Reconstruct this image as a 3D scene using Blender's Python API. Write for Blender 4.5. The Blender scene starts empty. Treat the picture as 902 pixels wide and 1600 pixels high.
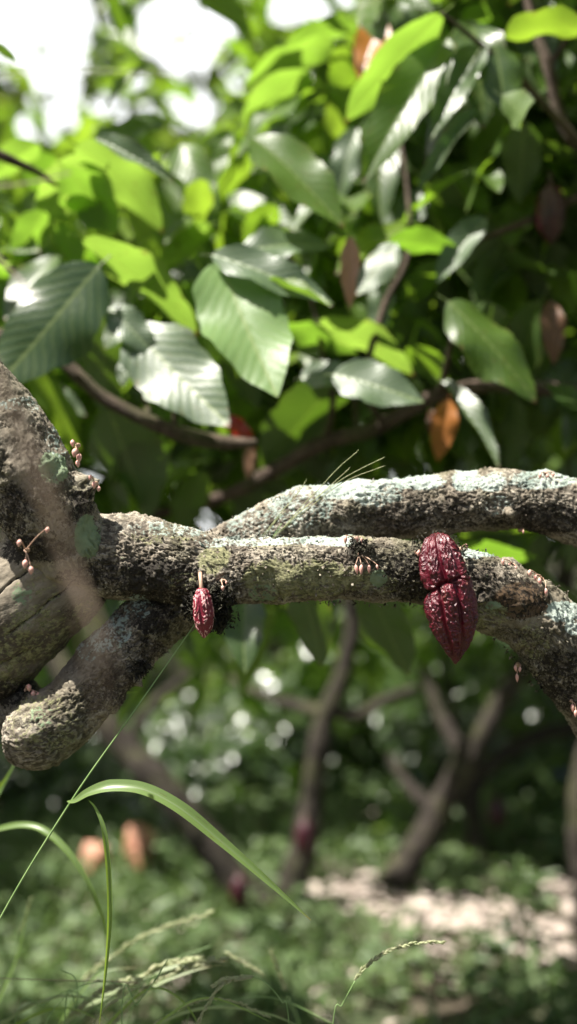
import bpy, math, random
import numpy as np
from mathutils import Vector, Matrix
rng = np.random.default_rng(11)
random.seed(5)
C = bpy.context.scene.collection
H = 1.45; F = 1879.0; CY = -1.5          # camera height, focal length in photo pixels, camera y
def P(px, py, d):
    return np.array([(px-451)/F*d, CY+d, H-(py-800)/F*d])
def R(px, d): return px/F*d
SUN = np.array([-0.42, -0.14, 0.90]); SUN /= np.linalg.norm(SUN)

# ------------------------------------------------------------------ noise
_perm = np.random.default_rng(3).permutation(256).astype(np.int64)
_perm = np.concatenate([_perm, _perm, _perm])
_gr = np.random.default_rng(4).normal(size=(256, 3)); _gr /= np.linalg.norm(_gr, axis=1)[:, None]
def perlin(p):
    p = np.asarray(p, float); i = np.floor(p).astype(np.int64); f = p-i; i &= 255
    u = f*f*f*(f*(f*6-15)+10); out = 0
    for dx in (0, 1):
        for dy in (0, 1):
            for dz in (0, 1):
                h = _perm[_perm[_perm[i[:, 0]+dx & 255]+(i[:, 1]+dy & 255)]+(i[:, 2]+dz & 255)]
                g = _gr[h]
                dt = g[:, 0]*(f[:, 0]-dx)+g[:, 1]*(f[:, 1]-dy)+g[:, 2]*(f[:, 2]-dz)
                wx = u[:, 0] if dx else 1-u[:, 0]; wy = u[:, 1] if dy else 1-u[:, 1]; wz = u[:, 2] if dz else 1-u[:, 2]
                out = out+dt*wx*wy*wz
    return out*1.6
def fbm(p, o=4, g=0.5):
    a = 1; s = 0; p = np.asarray(p, float)
    for k in range(o): s = s+a*perlin(p*(2.03**k)+17.3*k); a *= g
    return s
def ridge(p, o=3, g=0.55):
    a = 1; s = 0; t = 0; p = np.asarray(p, float)
    for k in range(o): s = s+a*(1-np.abs(perlin(p*(2.07**k)+9.1*k))*2); t += a; a *= g
    return s/t
def sstep(a, b, x):
    t = np.clip((x-a)/(b-a), 0, 1); return t*t*(3-2*t)

# ------------------------------------------------------------------ object helpers
def mesh_np(name, V, Fc, smooth=True, attrs=None, uv=None):
    me = bpy.data.meshes.new(name)
    V = np.asarray(V, np.float32); Fc = np.asarray(Fc, np.int32); n = Fc.shape[1]
    me.vertices.add(len(V)); me.vertices.foreach_set('co', V.ravel())
    me.loops.add(Fc.size); me.loops.foreach_set('vertex_index', Fc.ravel())
    me.polygons.add(len(Fc)); me.polygons.foreach_set('loop_start', np.arange(0, Fc.size, n, dtype=np.int32))
    me.update(calc_edges=True)
    if smooth: me.polygons.foreach_set('use_smooth', np.ones(len(Fc), bool))
    for k, a in (attrs or {}).items():
        at = me.attributes.new(k, 'FLOAT', 'POINT'); at.data.foreach_set('value', np.asarray(a, np.float32))
    if uv is not None:
        l = me.uv_layers.new(name='UVMap'); l.data.foreach_set('uv', np.asarray(uv, np.float32)[Fc.ravel()].ravel())
    me.validate(); return me
def tag(o, label=None, cat=None, group=None, kind=None):
    for k, v in (('label', label), ('category', cat), ('group', group), ('kind', kind)):
        if v: o[k] = v
    return o
def obj(name, me, mat=None, parent=None):
    o = bpy.data.objects.new(name, me); C.objects.link(o)
    if mat and not me.materials: me.materials.append(mat)
    if parent is not None:
        o.parent = parent; w = Vector(parent['_w']) if '_w' in parent else Vector((0, 0, 0))
        o.location = -w
        o['_w'] = (0.0, 0.0, 0.0)
    return o
def thing(name, loc, label, cat, group=None):
    o = bpy.data.objects.new(name, None); C.objects.link(o); o.empty_display_size = .05
    o.location = tuple(float(v) for v in loc); o['_w'] = tuple(float(v) for v in loc)
    return tag(o, label, cat, group)
def merge(parts):
    V = []; Fs = []; A = {}; n = 0
    for p in parts:
        V.append(p[0]); Fs.append(p[1]+n); n += len(p[0])
        for k, a in (p[2] if len(p) > 2 else {}).items(): A.setdefault(k, []).append(a)
    return np.concatenate(V), np.concatenate(Fs), {k: np.concatenate(a) for k, a in A.items()}

def spline(pts, n):
    """Catmull-Rom through rows (x,y,z,r...)"""
    pts = np.asarray(pts, float); m = len(pts)
    q = np.vstack([2*pts[0]-pts[1], pts, 2*pts[-1]-pts[-2]])
    seg = np.linalg.norm(np.diff(pts[:, :3], axis=0), axis=1); cum = np.r_[0, np.cumsum(seg)]
    s = np.linspace(0, cum[-1], n); k = np.clip(np.searchsorted(cum, s, side='right')-1, 0, m-2)
    t = ((s-cum[k])/np.maximum(seg[k], 1e-9))[:, None]
    a, b, c, d = q[k], q[k+1], q[k+2], q[k+3]
    return 0.5*((2*b)+(-a+c)*t+(2*a-5*b+4*c-d)*t*t+(-a+3*b-3*c+d)*t**3)
def frames(c):
    T = np.gradient(c, axis=0); T /= np.linalg.norm(T, axis=1)[:, None]
    N = np.zeros_like(T); r = np.array([0, 0, 1.]) if abs(T[0, 2]) < .9 else np.array([1., 0, 0])
    n = r-T[0]*(r@T[0]); n /= np.linalg.norm(n)
    for i in range(len(T)):
        n = n-T[i]*(n@T[i]); n /= np.linalg.norm(n); N[i] = n
    return T, N, np.cross(T, N)
def tube(pts, seg=12, n=None, res=None, disp=None, cap=True):
    """pts rows x,y,z,r -> verts, quads, attrs. disp(points, normals, s, th, r)->offset"""
    pts = np.asarray(pts, float)
    L = np.linalg.norm(np.diff(pts[:, :3], axis=0), axis=1).sum()
    if res: n = max(4, int(L/res)); seg = max(8, int(2*math.pi*pts[:, 3].max()/res))
    n = n or max(6, len(pts)*5)
    c = spline(pts, n); r = np.maximum(c[:, 3], 1e-4); T, N, B = frames(c[:, :3])
    th = np.linspace(0, 2*math.pi, seg, endpoint=False)
    nr = (N[:, None, :]*np.cos(th)[None, :, None]+B[:, None, :]*np.sin(th)[None, :, None])
    V = c[:, None, :3]+nr*r[:, None, None]
    s = np.repeat(np.linspace(0, L, n), seg); TH = np.tile(th, n); V = V.reshape(-1, 3); nr = nr.reshape(-1, 3); rr = np.repeat(r, seg)
    A = {}
    if disp is not None:
        off, A = disp(V, nr, s, TH, rr); V = V+nr*off[:, None]
    i = np.arange(n-1)[:, None]*seg; j = np.arange(seg)[None, :]; j2 = (j+1) % seg
    Fc = np.stack([i+j, i+j2, i+seg+j2, i+seg+j], -1).reshape(-1, 4)
    if cap:
        ce = [V[:seg].mean(0)-T[0]*r[0]*.3, V[-seg:].mean(0)+T[-1]*r[-1]*.4]; b = len(V); V = np.vstack([V, ce])
        A = {k: np.r_[a, a[0], a[-1]] for k, a in A.items()}
        jj = np.arange(0, seg); a1 = np.stack([jj, np.full(seg, b), np.full(seg, b), (jj+1) % seg], -1)
        # fans made of quads two segments wide
        jj = np.arange(0, seg-1, 2)
        c0 = np.stack([np.full(len(jj), b), (jj+2) % seg, (jj+1) % seg, jj], -1)
        o = (n-1)*seg
        c1 = np.stack([np.full(len(jj), b+1), o+jj, o+(jj+1) % seg, o+(jj+2) % seg], -1)
        if seg % 2 == 0: Fc = np.vstack([Fc, c0, c1])
    return V, Fc, A
def px_path(rows):     # (px,py,d,r_px)
    return [list(P(x, y, d))+[R(r, d)] for x, y, d, r in rows]

# ------------------------------------------------------------------ materials
def new_mat(name):
    m = bpy.data.materials.new(name); m.use_nodes = True; nt = m.node_tree; nt.nodes.clear()
    return m, nt, Nn(nt)
class Nn:
    def __init__(s, nt): s.nt = nt
    def n(s, t, ins=None, **kw):
        x = s.nt.nodes.new(t)
        for k, v in kw.items(): setattr(x, k, v)
        for k, v in (ins or {}).items():
            sk = x.inputs[k]
            if isinstance(v, bpy.types.NodeSocket): s.nt.links.new(v, sk)
            elif v is not None: sk.default_value = v
        return x
    def noise(s, vec, scale, detail=4, rough=.55, dist=0): return s.n('ShaderNodeTexNoise', {'Vector': vec, 'Scale': scale, 'Detail': detail, 'Roughness': rough, 'Distortion': dist}).outputs['Fac']
    def math(s, op, a, b=0.5, c=None, clamp=False):
        x = s.n('ShaderNodeMath', operation=op, use_clamp=clamp)
        for i, v in enumerate((a, b, c)):
            if v is None: continue
            if isinstance(v, bpy.types.NodeSocket): s.nt.links.new(v, x.inputs[i])
            else: x.inputs[i].default_value = v
        return x.outputs[0]
    def mix(s, f, a, b, bt='MIX'):
        x = s.n('ShaderNodeMix', data_type='RGBA', blend_type=bt)
        for k, v in ((0, f), (6, a), (7, b)):
            if isinstance(v, bpy.types.NodeSocket): s.nt.links.new(v, x.inputs[k])
            else: x.inputs[k].default_value = (tuple(v)+(1,))[:4] if k else v
        return x.outputs[2]
    def ramp(s, f, a, b, smooth=True):
        x = s.n('ShaderNodeMapRange', {'Value': f, 'From Min': a, 'From Max': b}, interpolation_type='SMOOTHSTEP' if smooth else 'LINEAR')
        return x.outputs[0]
    def attr(s, name): return s.n('ShaderNodeAttribute', attribute_name=name).outputs['Fac']
    def out(s, sh):
        o = s.n('ShaderNodeOutputMaterial'); s.nt.links.new(sh, o.inputs['Surface'])

def leaf_mat(name, ca, cb, ta, tb, tr=.45, rough=.36, veins=True, spec=.5, spots=None, lines=False):
    m, nt, N = new_mat(name)
    oi = N.n('ShaderNodeObjectInfo').outputs['Random']; g = N.n('ShaderNodeNewGeometry')
    r = N.math('FRACT', N.math('ADD', oi, N.math('MULTIPLY', g.outputs['Random Per Island'], 3.7)))
    tc = N.n('ShaderNodeTexCoord')
    uv = N.n('ShaderNodeSeparateXYZ', {0: tc.outputs['UV']})
    u, v = uv.outputs[1], uv.outputs[0]
    av = N.math('ABSOLUTE', N.math('SUBTRACT', v, .5))
    pat = N.noise(tc.outputs['UV'], 5, 3)
    rr = N.math('ADD', N.math('MULTIPLY', r, .75), N.math('MULTIPLY', pat, .3), clamp=True)
    col = N.mix(rr, ca, cb); tcol = N.mix(rr, ta, tb)
    rough_s = rough; bumpn = None
    if veins:
        ph = N.math('FRACT', N.math('ADD', N.math('SUBTRACT', N.math('MULTIPLY', u, 11.0), N.math('MULTIPLY', av, 7.0)), N.math('MULTIPLY', N.noise(tc.outputs['UV'], 6, 2), .9)))
        vd = N.math('ABSOLUTE', N.math('SUBTRACT', ph, .5))
        side = N.ramp(vd, .10, .02); mid = N.ramp(av, .028, .008)
        vn = N.math('MAXIMUM', N.math('MULTIPLY', side, .55), mid)
        col = N.mix(N.math('MULTIPLY', vn, .55), col, (.24, .30, .10)); tcol = N.mix(N.math('MULTIPLY', vn, .45), tcol, (.20, .30, .03))
        hh = N.math('ADD', N.math('MULTIPLY', vd, 1.0), N.math('MULTIPLY', N.noise(tc.outputs['UV'], 38, 3), .5))
        bumpn = N.n('ShaderNodeBump', {'Height': hh, 'Strength': .3, 'Distance': .003}).outputs[0]
    sp = N.ramp(N.noise(tc.outputs['UV'], 9, 4, .7), .61, .67)
    edge = N.ramp(av, .36, .52); sp = N.math('MULTIPLY', N.math('ADD', sp, N.math('MULTIPLY', edge, .25), clamp=True), N.ramp(r, .3, .9))
    sc = spots or (.20, .11, .035)
    col = N.mix(N.math('MULTIPLY', sp, .7), col, sc); tcol = N.mix(N.math('MULTIPLY', sp, .7), tcol, sc)
    if lines:
        ln = N.ramp(N.math('ABSOLUTE', N.math('SUBTRACT', N.math('FRACT', N.math('MULTIPLY', v, 26.0)), .5)), .15, .4); mr = N.ramp(av, .03, .008)
        col = N.mix(N.math('MULTIPLY', ln, .45), col, (.05, .11, .02)); col = N.mix(N.math('MULTIPLY', mr, .7), col, (.30, .38, .20))
        tcol = N.mix(N.math('MULTIPLY', mr, .5), tcol, (.1, .2, .03)); dry = N.ramp(N.math('ADD', u, N.math('MULTIPLY', N.noise(tc.outputs['UV'], 30, 3), .1)), 1.0, 1.05)
        col = N.mix(dry, col, (.30, .20, .10)); sp2 = N.ramp(N.noise(tc.outputs['Object'], 520, 2), .70, .75); col = N.mix(N.math('MULTIPLY', sp2, .7), col, (.45, .48, .30))
    hole = None
    if veins:
        tipf = N.math('MULTIPLY', N.ramp(N.math('ADD', u, N.math('MULTIPLY', N.noise(tc.outputs['UV'], 7, 4), .35)), 1.10, 1.16), N.ramp(r, .25, .5))
        col = N.mix(tipf, col, (.13, .065, .025)); tcol = N.mix(tipf, tcol, (.16, .07, .02))
        hole = N.math('MULTIPLY', N.math('GREATER_THAN', N.noise(tc.outputs['UV'], 13, 2), .735), N.math('GREATER_THAN', r, .35))
    back = g.outputs['Backfacing']
    ucol = N.mix(.4, col, (.16, .22, .10)); bcol = N.mix(back, col, ucol)
    ro = N.math('ADD', rough_s, N.math('MULTIPLY', back, .22)); ro = N.math('ADD', ro, N.math('MULTIPLY', N.math('SUBTRACT', pat, .5), .2))
    ins = {'Base Color': bcol, 'Roughness': ro, 'Specular IOR Level': spec}
    if bumpn is not None: ins['Normal'] = bumpn
    pb = N.n('ShaderNodeBsdfPrincipled', ins)
    tl = N.n('ShaderNodeBsdfTranslucent', {'Color': tcol})
    ms = N.n('ShaderNodeMixShader', {0: tr}); nt.links.new(pb.outputs[0], ms.inputs[1]); nt.links.new(tl.outputs[0], ms.inputs[2])
    if hole is not None:
        tp = N.n('ShaderNodeBsdfTransparent'); mh = N.n('ShaderNodeMixShader', {0: hole}); nt.links.new(ms.outputs[0], mh.inputs[1]); nt.links.new(tp.outputs[0], mh.inputs[2]); ms = mh
    N.out(ms.outputs[0]); return m
M = {}
M['leaf'] = leaf_mat('mid green leaf', (.045, .090, .018), (.085, .15, .025), (.17, .34, .015), (.36, .54, .04), .46, rough=.38, spec=.7)
M['bright'] = leaf_mat('young leaf', (.10, .18, .02), (.15, .23, .03), (.19, .40, .02), (.35, .55, .07), .5)
M['dark'] = leaf_mat('old dark leaf', (.030, .062, .017), (.055, .10, .025), (.07, .16, .01), (.14, .25, .015), .30, rough=.34, spec=.8)
M['gloss'] = leaf_mat('glossy leaf', (.060, .10, .045), (.080, .12, .06), (.12, .26, .04), (.14, .32, .05), .2, rough=.43, spec=.75)
M['pale'] = leaf_mat('pale green leaf', (.16, .26, .09), (.19, .29, .10), (.22, .46, .05), (.28, .50, .06), .35, rough=.42, spots=(.35, .38, .05))
M['red'] = leaf_mat('red leaf', (.25, .01, .012), (.30, .02, .015), (.5, .02, .01), (.6, .03, .01), .4, veins=False)
M['orange'] = leaf_mat('orange dying leaf', (.36, .13, .03), (.45, .18, .05), (.6, .25, .04), (.6, .3, .06), .35, veins=False)
M['pink'] = leaf_mat('pinkish dry leaf', (.42, .21, .15), (.46, .27, .18), (.5, .22, .14), (.5, .25, .15), .3, veins=False, rough=.5)
M['brown'] = leaf_mat('brown dead leaf', (.10, .05, .03), (.16, .08, .045), (.12, .05, .02), (.15, .07, .03), .2, veins=False, rough=.5)
M['olive'] = leaf_mat('far leaf', (.05, .09, .02), (.10, .15, .03), (.22, .34, .03), (.42, .52, .10), .45, veins=False, rough=.38)
M['bush'] = leaf_mat('bush leaf', (.022, .042, .014), (.05, .09, .025), (.06, .14, .015), (.18, .32, .03), .22, veins=False, rough=.30, spec=1.0)
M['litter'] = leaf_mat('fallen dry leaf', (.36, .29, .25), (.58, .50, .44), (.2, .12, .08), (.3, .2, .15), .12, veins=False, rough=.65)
M['weed'] = leaf_mat('weed leaf', (.06, .105, .038), (.13, .185, .075), (.13, .24, .05), (.24, .37, .09), .3, veins=False, rough=.5)
M['blade'] = leaf_mat('grass blade', (.19, .29, .10), (.22, .32, .11), (.46, .70, .06), (.48, .70, .06), .5, veins=False, rough=.34, spec=.8, lines=True)
M['pblade'] = leaf_mat('pale grass blade', (.30, .38, .19), (.38, .44, .25), (.45, .60, .18), (.5, .62, .25), .45, veins=False, rough=.4, lines=True)
M['seed'] = leaf_mat('grass seed head', (.48, .52, .30), (.58, .58, .38), (.50, .58, .28), (.55, .62, .32), .5, veins=False, rough=.6)
M['straw'] = leaf_mat('dry grass', (.30, .22, .16), (.36, .27, .20), (.3, .2, .12), (.3, .22, .15), .25, veins=False, rough=.6)

def bark_mat(name, fine=True, lo=(.022, .017, .012), hi=(.42, .375, .30), mp=(.175, .145, .108)):
    m, nt, N = new_mat(name)
    tc = N.n('ShaderNodeTexCoord').outputs['Object']
    n1 = N.noise(tc, 26, 6, .62); n2 = N.noise(tc, 150, 6, .7); n3 = N.noise(tc, 9, 3)
    f = N.math('ADD', N.math('MULTIPLY', n1, .6), N.math('MULTIPLY', n2, .55))
    col = N.mix(N.ramp(f, .36, .54), lo, mp); col = N.mix(N.ramp(f, .50, .72), col, hi)
    col = N.mix(N.math('MULTIPLY', N.ramp(n3, .5, .65), .45), col, (.085, .09, .035))
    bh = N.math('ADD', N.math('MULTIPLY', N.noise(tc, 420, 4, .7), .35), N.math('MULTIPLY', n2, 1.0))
    if fine:
        h = N.attr('hgt')
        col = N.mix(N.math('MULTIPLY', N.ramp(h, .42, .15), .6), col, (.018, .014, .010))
        smo = N.attr('smo'); sc_ = N.mix(N.ramp(N.noise(tc, 14, 5, .6, .6), .38, .62), (.075, .060, .042), (.25, .215, .16)); sc_ = N.mix(N.math('MULTIPLY', N.ramp(n2, .5, .7), .5), sc_, (.06, .05, .035))
        col = N.mix(N.math('MULTIPLY', smo, .75), col, sc_); bh = N.math('MULTIPLY', bh, N.math('SUBTRACT', 1.0, N.math('MULTIPLY', smo, .65)))
        pl = N.attr('pale'); ye = N.attr('yel'); dk = N.attr('dark')
        en = N.math('SUBTRACT', N.noise(tc, 70, 6, .7), .5); en2 = N.math('SUBTRACT', N.noise(tc, 210, 4, .7), .5)
        e = N.math('ADD', N.math('MULTIPLY', en, 2.0), N.math('ADD', N.math('MULTIPLY', en2, 2.2), N.math('MULTIPLY', N.math('SUBTRACT', h, .45), .5)))
        spk = N.noise(tc, 330, 4, .75)
        yc = N.mix(N.ramp(n2, .38, .62), (.13, .135, .062), (.30, .29, .15))
        yc = N.mix(N.ramp(spk, .56, .66), yc, (.05, .05, .028))
        pc = N.mix(N.ramp(n1, .35, .6), (.24, .30, .26), (.42, .48, .43))
        pc = N.mix(N.ramp(spk, .58, .67), pc, (.10, .11, .08))
        gr = N.mix(N.ramp(n1, .4, .6), (.14, .19, .11), (.22, .28, .17))
        col = N.mix(N.math('MULTIPLY', N.ramp(N.math('ADD', N.attr('scar'), N.math('MULTIPLY', e, .5)), .4, .7), .85), col, (.085, .048, .022))
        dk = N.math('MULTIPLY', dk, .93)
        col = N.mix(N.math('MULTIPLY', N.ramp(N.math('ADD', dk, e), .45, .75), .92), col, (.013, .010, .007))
        col = N.mix(N.math('MULTIPLY', N.ramp(N.math('ADD', ye, e), .4, .8), .9), col, yc)
        col = N.mix(N.ramp(N.math('ADD', N.attr('grn'), N.math('MULTIPLY', e, .5)), .48, .56), col, gr)
        col = N.mix(N.math('MULTIPLY', N.ramp(N.math('ADD', pl, N.math('MULTIPLY', e, .7)), .46, .66), .9), col, pc)
    b = N.n('ShaderNodeBump', {'Height': bh, 'Strength': 1.0, 'Distance': .0022 if fine else .006}).outputs[0]
    pb = N.n('ShaderNodeBsdfPrincipled', {'Base Color': col, 'Roughness': .82, 'Specular IOR Level': .3, 'Normal': b})
    N.out(pb.outputs[0]); return m
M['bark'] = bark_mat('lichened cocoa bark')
M['bark2'] = bark_mat('distant bark', False, lo=(.010, .008, .006), hi=(.075, .062, .050), mp=(.025, .019, .015))
M['twig'] = bark_mat('twig bark', False, lo=(.035, .02, .014), hi=(.16, .115, .09), mp=(.06, .04, .03))
def simple(name, col, rough=.5, spec=.5, col2=None, sc=40, bump=0, sss=0):
    m, nt, N = new_mat(name); tc = N.n('ShaderNodeTexCoord').outputs['Object']
    c = N.mix(N.ramp(N.noise(tc, sc, 4), .35, .65), col, col2 or col)
    ins = {'Base Color': c, 'Roughness': rough, 'Specular IOR Level': spec}
    if sss: ins['Subsurface Weight'] = sss; ins['Subsurface Radius'] = (.004, .002, .002); ins['Subsurface Scale'] = 1.0
    if bump: ins['Normal'] = N.n('ShaderNodeBump', {'Height': N.noise(tc, sc*6, 4), 'Strength': bump, 'Distance': .001}).outputs[0]
    pb = N.n('ShaderNodeBsdfPrincipled', ins); N.out(pb.outputs[0]); return m
M['bud'] = simple('pink flower bud', (.62, .30, .26), .5, col2=(.72, .45, .36), sc=300, sss=.2)
M['stalk'] = simple('flower stalk', (.42, .24, .17), .6, col2=(.5, .34, .24), sc=200)
M['moss'] = simple('black moss', (.012, .010, .007), .9, col2=(.035, .032, .016), sc=120)
M['stem'] = simple('grass stem', (.16, .27, .09), .45, col2=(.22, .33, .12), sc=60)
def pod_mat(name, a, b, ridgec, scab, amt):
    m, nt, N = new_mat(name); tc = N.n('ShaderNodeTexCoord').outputs['Object']
    h = N.attr('hgt'); n1 = N.noise(tc, 60, 5); n2 = N.noise(tc, 330, 5, .65)
    c = N.mix(N.ramp(n1, .35, .65), a, b)
    c = N.mix(N.math('MULTIPLY', N.ramp(N.math('ADD', h, N.math('MULTIPLY', N.math('SUBTRACT', n2, .5), .9)), .55, .8), amt), c, ridgec)
    c = N.mix(N.math('MULTIPLY', N.ramp(N.math('ADD', N.noise(tc, 34, 6, .7), N.math('MULTIPLY', N.attr('scab'), .10)), .60, .70), .6), c, scab)
    bm = N.n('ShaderNodeBump', {'Height': N.math('ADD', n2, N.math('MULTIPLY', N.noise(tc, 130, 3), 1.2)), 'Strength': .7, 'Distance': .0015}).outputs[0]
    pb = N.n('ShaderNodeBsdfPrincipled', {'Base Color': c, 'Roughness': N.math('ADD', .24, N.math('MULTIPLY', n1, .2)), 'Specular IOR Level': .55, 'Normal': bm, 'Coat Weight': .12, 'Coat Roughness': .2})
    N.out(pb.outputs[0]); return m
M['pod'] = pod_mat('crimson pod skin', (.060, .002, .008), (.115, .004, .014), (.11, .012, .020), (.14, .085, .045), .45)
M['podpink'] = pod_mat('young pink pod skin', (.16, .006, .022), (.22, .012, .03), (.75, .42, .40), (.3, .1, .1), 1.0)

# ------------------------------------------------------------------ leaves
def leaf_geo(nu, nv, droop, fold, wave, seed, curl=0.0, tip=.0, pet=True):
    """unit leaf: y 0..1, half width .5, normal +z"""
    r = np.random.default_rng(seed)
    u = np.linspace(0, 1, nu); v = np.linspace(-1, 1, nv); U, Vv = np.meshgrid(u, v, indexing='ij')
    w = np.sin(math.pi*np.clip(U, 0, 1)**.88)**.72*(1-.25*U)
    w = w/w.max(); w = np.where(U > .88, np.maximum(w*(1-(U-.88)*3.2), .0), w); w = np.maximum(w, .012)
    ph = r.uniform(0, 6.28, 4)
    w = w*(1+.05*np.sin(U*17+ph[0]+Vv)+.03*np.sin(U*41+ph[1]))
    X = Vv*w*.5*(1-.15*fold); Y = U.copy()
    Z = -droop*(U**2)*.5+fold*np.abs(Vv)*w*.11-curl*(Vv*w)**2*.12
    Z += wave*.028*np.sin(U*13+ph[2]+np.sign(Vv)*1.3)*np.abs(Vv)**1.5*w
    Z += wave*.0034*(1+.5*np.sin(U*9+ph[0]))*np.cos(2*math.pi*(U*11-np.abs(Vv)*.5*7+.12*np.sin(U*23+ph[1])))*np.minimum(1, np.abs(Vv)*5)*w
    X += .04*np.sin(U*3+ph[3])*U
    Y = Y-droop*droop*.10*U**3
    Vt = np.stack([X, Y, Z], -1).reshape(-1, 3); uv = np.stack([.5+Vv*.5*w, U], -1).reshape(-1, 2)
    i = np.arange(nu-1)[:, None]*nv; j = np.arange(nv-1)[None, :]
    Fc = np.stack([i+j, i+j+1, i+nv+j+1, i+nv+j], -1).reshape(-1, 4)
    if pet:
        k = len(Vt); q = .008
        pv = np.array([[-q, -.11, -.03], [q, -.11, -.03], [q, .02, 0.002], [-q, .02, 0.002], [0, -.11, -.03-q*1.6], [0, .02, -q*1.6]])
        Vt = np.vstack([Vt, pv]); uv = np.vstack([uv, np.tile([[.5, .02]], (6, 1))])
        Fc = np.vstack([Fc, [[k, k+1, k+2, k+3], [k, k+3, k+5, k+4], [k+4, k+5, k+2, k+1]]])
    return Vt, Fc, uv
VAR = [leaf_geo(34, 17, d, f, w, s, c) for d, f, w, s, c in
       [(.35, .5, 1, 1, 0), (.6, .7, 1.3, 2, .2), (.15, .3, 1, 3, .5), (.8, .5, 1.5, 4, .3), (.3, .9, .8, 5, 0), (.45, .1, 1.8, 6, .6), (.0, .25, 1.2, 7, 0)]]
LOW = [leaf_geo(7, 5, d, f, w, s, 0, pet=False) for d, f, w, s in [(.4, .6, 1.5, 1), (.8, .4, 2, 2), (.1, .8, 1.2, 3)]]
_vm = {}
def leaf_mesh(k, mk):
    if (k, mk) not in _vm:
        V, Fc, uv = VAR[k]; me = mesh_np('leaf', V, Fc, uv=uv); me.materials.append(M[mk]); _vm[(k, mk)] = me
    return _vm[(k, mk)]
def basis(a, n):
    a = a/np.linalg.norm(a); n = n-a*(a@n); n = n/np.linalg.norm(n); x = np.cross(a, n)
    return x, a, n
def put_leaf(parent, p, tipv, n, w, mk, k=None, name='leaf', label=None):
    L = np.linalg.norm(tipv-p); x, a, nn = basis(tipv-p, n)
    if k is None: k = int(rng.integers(len(VAR)))
    o = obj(name, leaf_mesh(k, mk), None, parent)
    pw = np.array(parent['_w']) if '_w' in parent else np.zeros(3)
    m = Matrix(((x[0]*w, a[0]*L, nn[0]*L, p[0]-pw[0]), (x[1]*w, a[1]*L, nn[1]*L, p[1]-pw[1]), (x[2]*w, a[2]*L, nn[2]*L, p[2]-pw[2]), (0, 0, 0, 1)))
    o.matrix_local = m
    if label: o['label'] = label
    return o
def hero(parent, bx, by, tx, ty, w, d, phi, mk, dd=0.0, k=None, label=None):
    d += .07
    if mk == 'gloss': phi = 24+(phi-40)*.4
    a = P(bx, by, d); b = P(tx, ty, d); f = math.radians(phi); v = b-a; L = np.linalg.norm(v); cf = math.cos(f)
    ay = (v[2]*math.sin(f)+v[0]*(-.24 if mk == 'gloss' else 0))/(cf if abs(cf) > .05 else .05)
    b = P(tx, ty, d+float(np.clip(ay, -.75*L, .75*L))+dd*.3)
    return put_leaf(parent, a, b, np.array([-.24 if mk == 'gloss' else 0, -math.cos(f), math.sin(f)]), R(w, d), mk, k, label=label)
def leafcloud(name, pos, ax, nrm, L, wr, mk, parent=None, base=LOW):
    Vs = []; Fs = []; Us = []; n0 = 0
    ax = ax/np.linalg.norm(ax, axis=1)[:, None]; nrm = nrm-ax*(ax*nrm).sum(1)[:, None]; nrm /= np.linalg.norm(nrm, axis=1)[:, None]
    x = np.cross(ax, nrm); kk = np.arange(len(pos)) % len(base)
    for k, (V, Fc, uv) in enumerate(base):
        s = kk == k
        if not s.any(): continue
        l = L[s][:, None, None]
        W = pos[s][:, None]+l*(V[None, :, :1]*wr*x[s][:, None]+V[None, :, 1:2]*ax[s][:, None]+V[None, :, 2:]*nrm[s][:, None])
        m = int(s.sum()); Vs.append(W.reshape(-1, 3)); Fs.append((Fc[None]+(np.arange(m)*len(V))[:, None, None]).reshape(-1, 4)+n0); n0 += m*len(V)
        Us.append(np.tile(uv, (m, 1)))
    me = mesh_np(name, np.concatenate(Vs), np.concatenate(Fs), uv=np.concatenate(Us))
    return obj(name, me, M[mk], parent)

GAPS = [(25, 25, 62), (78, 55, 52), (108, 15, 36), (22, 85, 34), (84, 115, 38), (92, 172, 30), (262, 45, 44), (288, 22, 36), (290, 92, 30), (303, 165, 30), (238, 28, 24), (500, 5, 44), (450, 12, 26), (40,195,12),
        (365, 120, 17), (172, 165, 15), (220, 120, 14), (205, 190, 15), (232, 172, 16), (455, 175, 22), (55, 212, 15), (365, 35, 14), (330, 40, 16), (235, 335, 13), (180,20,10)]
LIT = [(P(520, 860, 1.5), .22), (P(330, 900, 1.5), .16), (P(700, 940, 1.5), .15), (P(200, 830, 1.5), .12), (P(600, 1430, 4.5), .5), (P(700, 1450, 4.3), .45), (P(860, 1520, 4.2), .3),
       (P(700, 760, 1.6), .2), (P(870, 940, 1.55), .1), (P(390, 500, 1.9), .13), (P(290, 580, 1.9), .12), (P(300, 1280, 1.5), .16), (P(470, 800, 1.6), .1), (P(130, 290, 2.1), .2), (P(60, 1560, 1.8), .3), (P(225, 430, 2.), .16), (P(190, 300, 2.1), .2), (P(60, 300, 2.2), .2), (P(610, 120, 2.05), .16), (P(780, 540, 2.), .12), (P(600, 430, 2.1), .2), (P(600, 600, 2.), .15), (P(440, 160, 2.4), .2), (P(450, 330, 2.2), .2), (P(560, 530, 2.1), .16), (P(420, 1000, 6.3), .6), (P(200, 1480, 4.0), .35), (P(560, 1560, 3.6), .25), (P(100, 1570, 3.6), .3), (P(380, 1540, 1.6), .15), (P(600, 1500, 1.55), .15), (P(420, 1380, 1.5), .12), (P(200, 1560, 1.75), .2), (P(180, 1330, 4.7), .3), (P(720, 1440, 4.4), .55), (P(540, 1400, 4.6), .5), (P(300, 1440, 4.3), .3), (P(450, 1000, 2.2), .2), (P(330, 1100, 6.3), .7)]
def proj(p):
    d = p[:, 1]-CY; dd = np.where(d > .05, d, 9e9)
    return 451+p[:, 0]/dd*F, 800-(p[:, 2]-H)/dd*F, d
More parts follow.
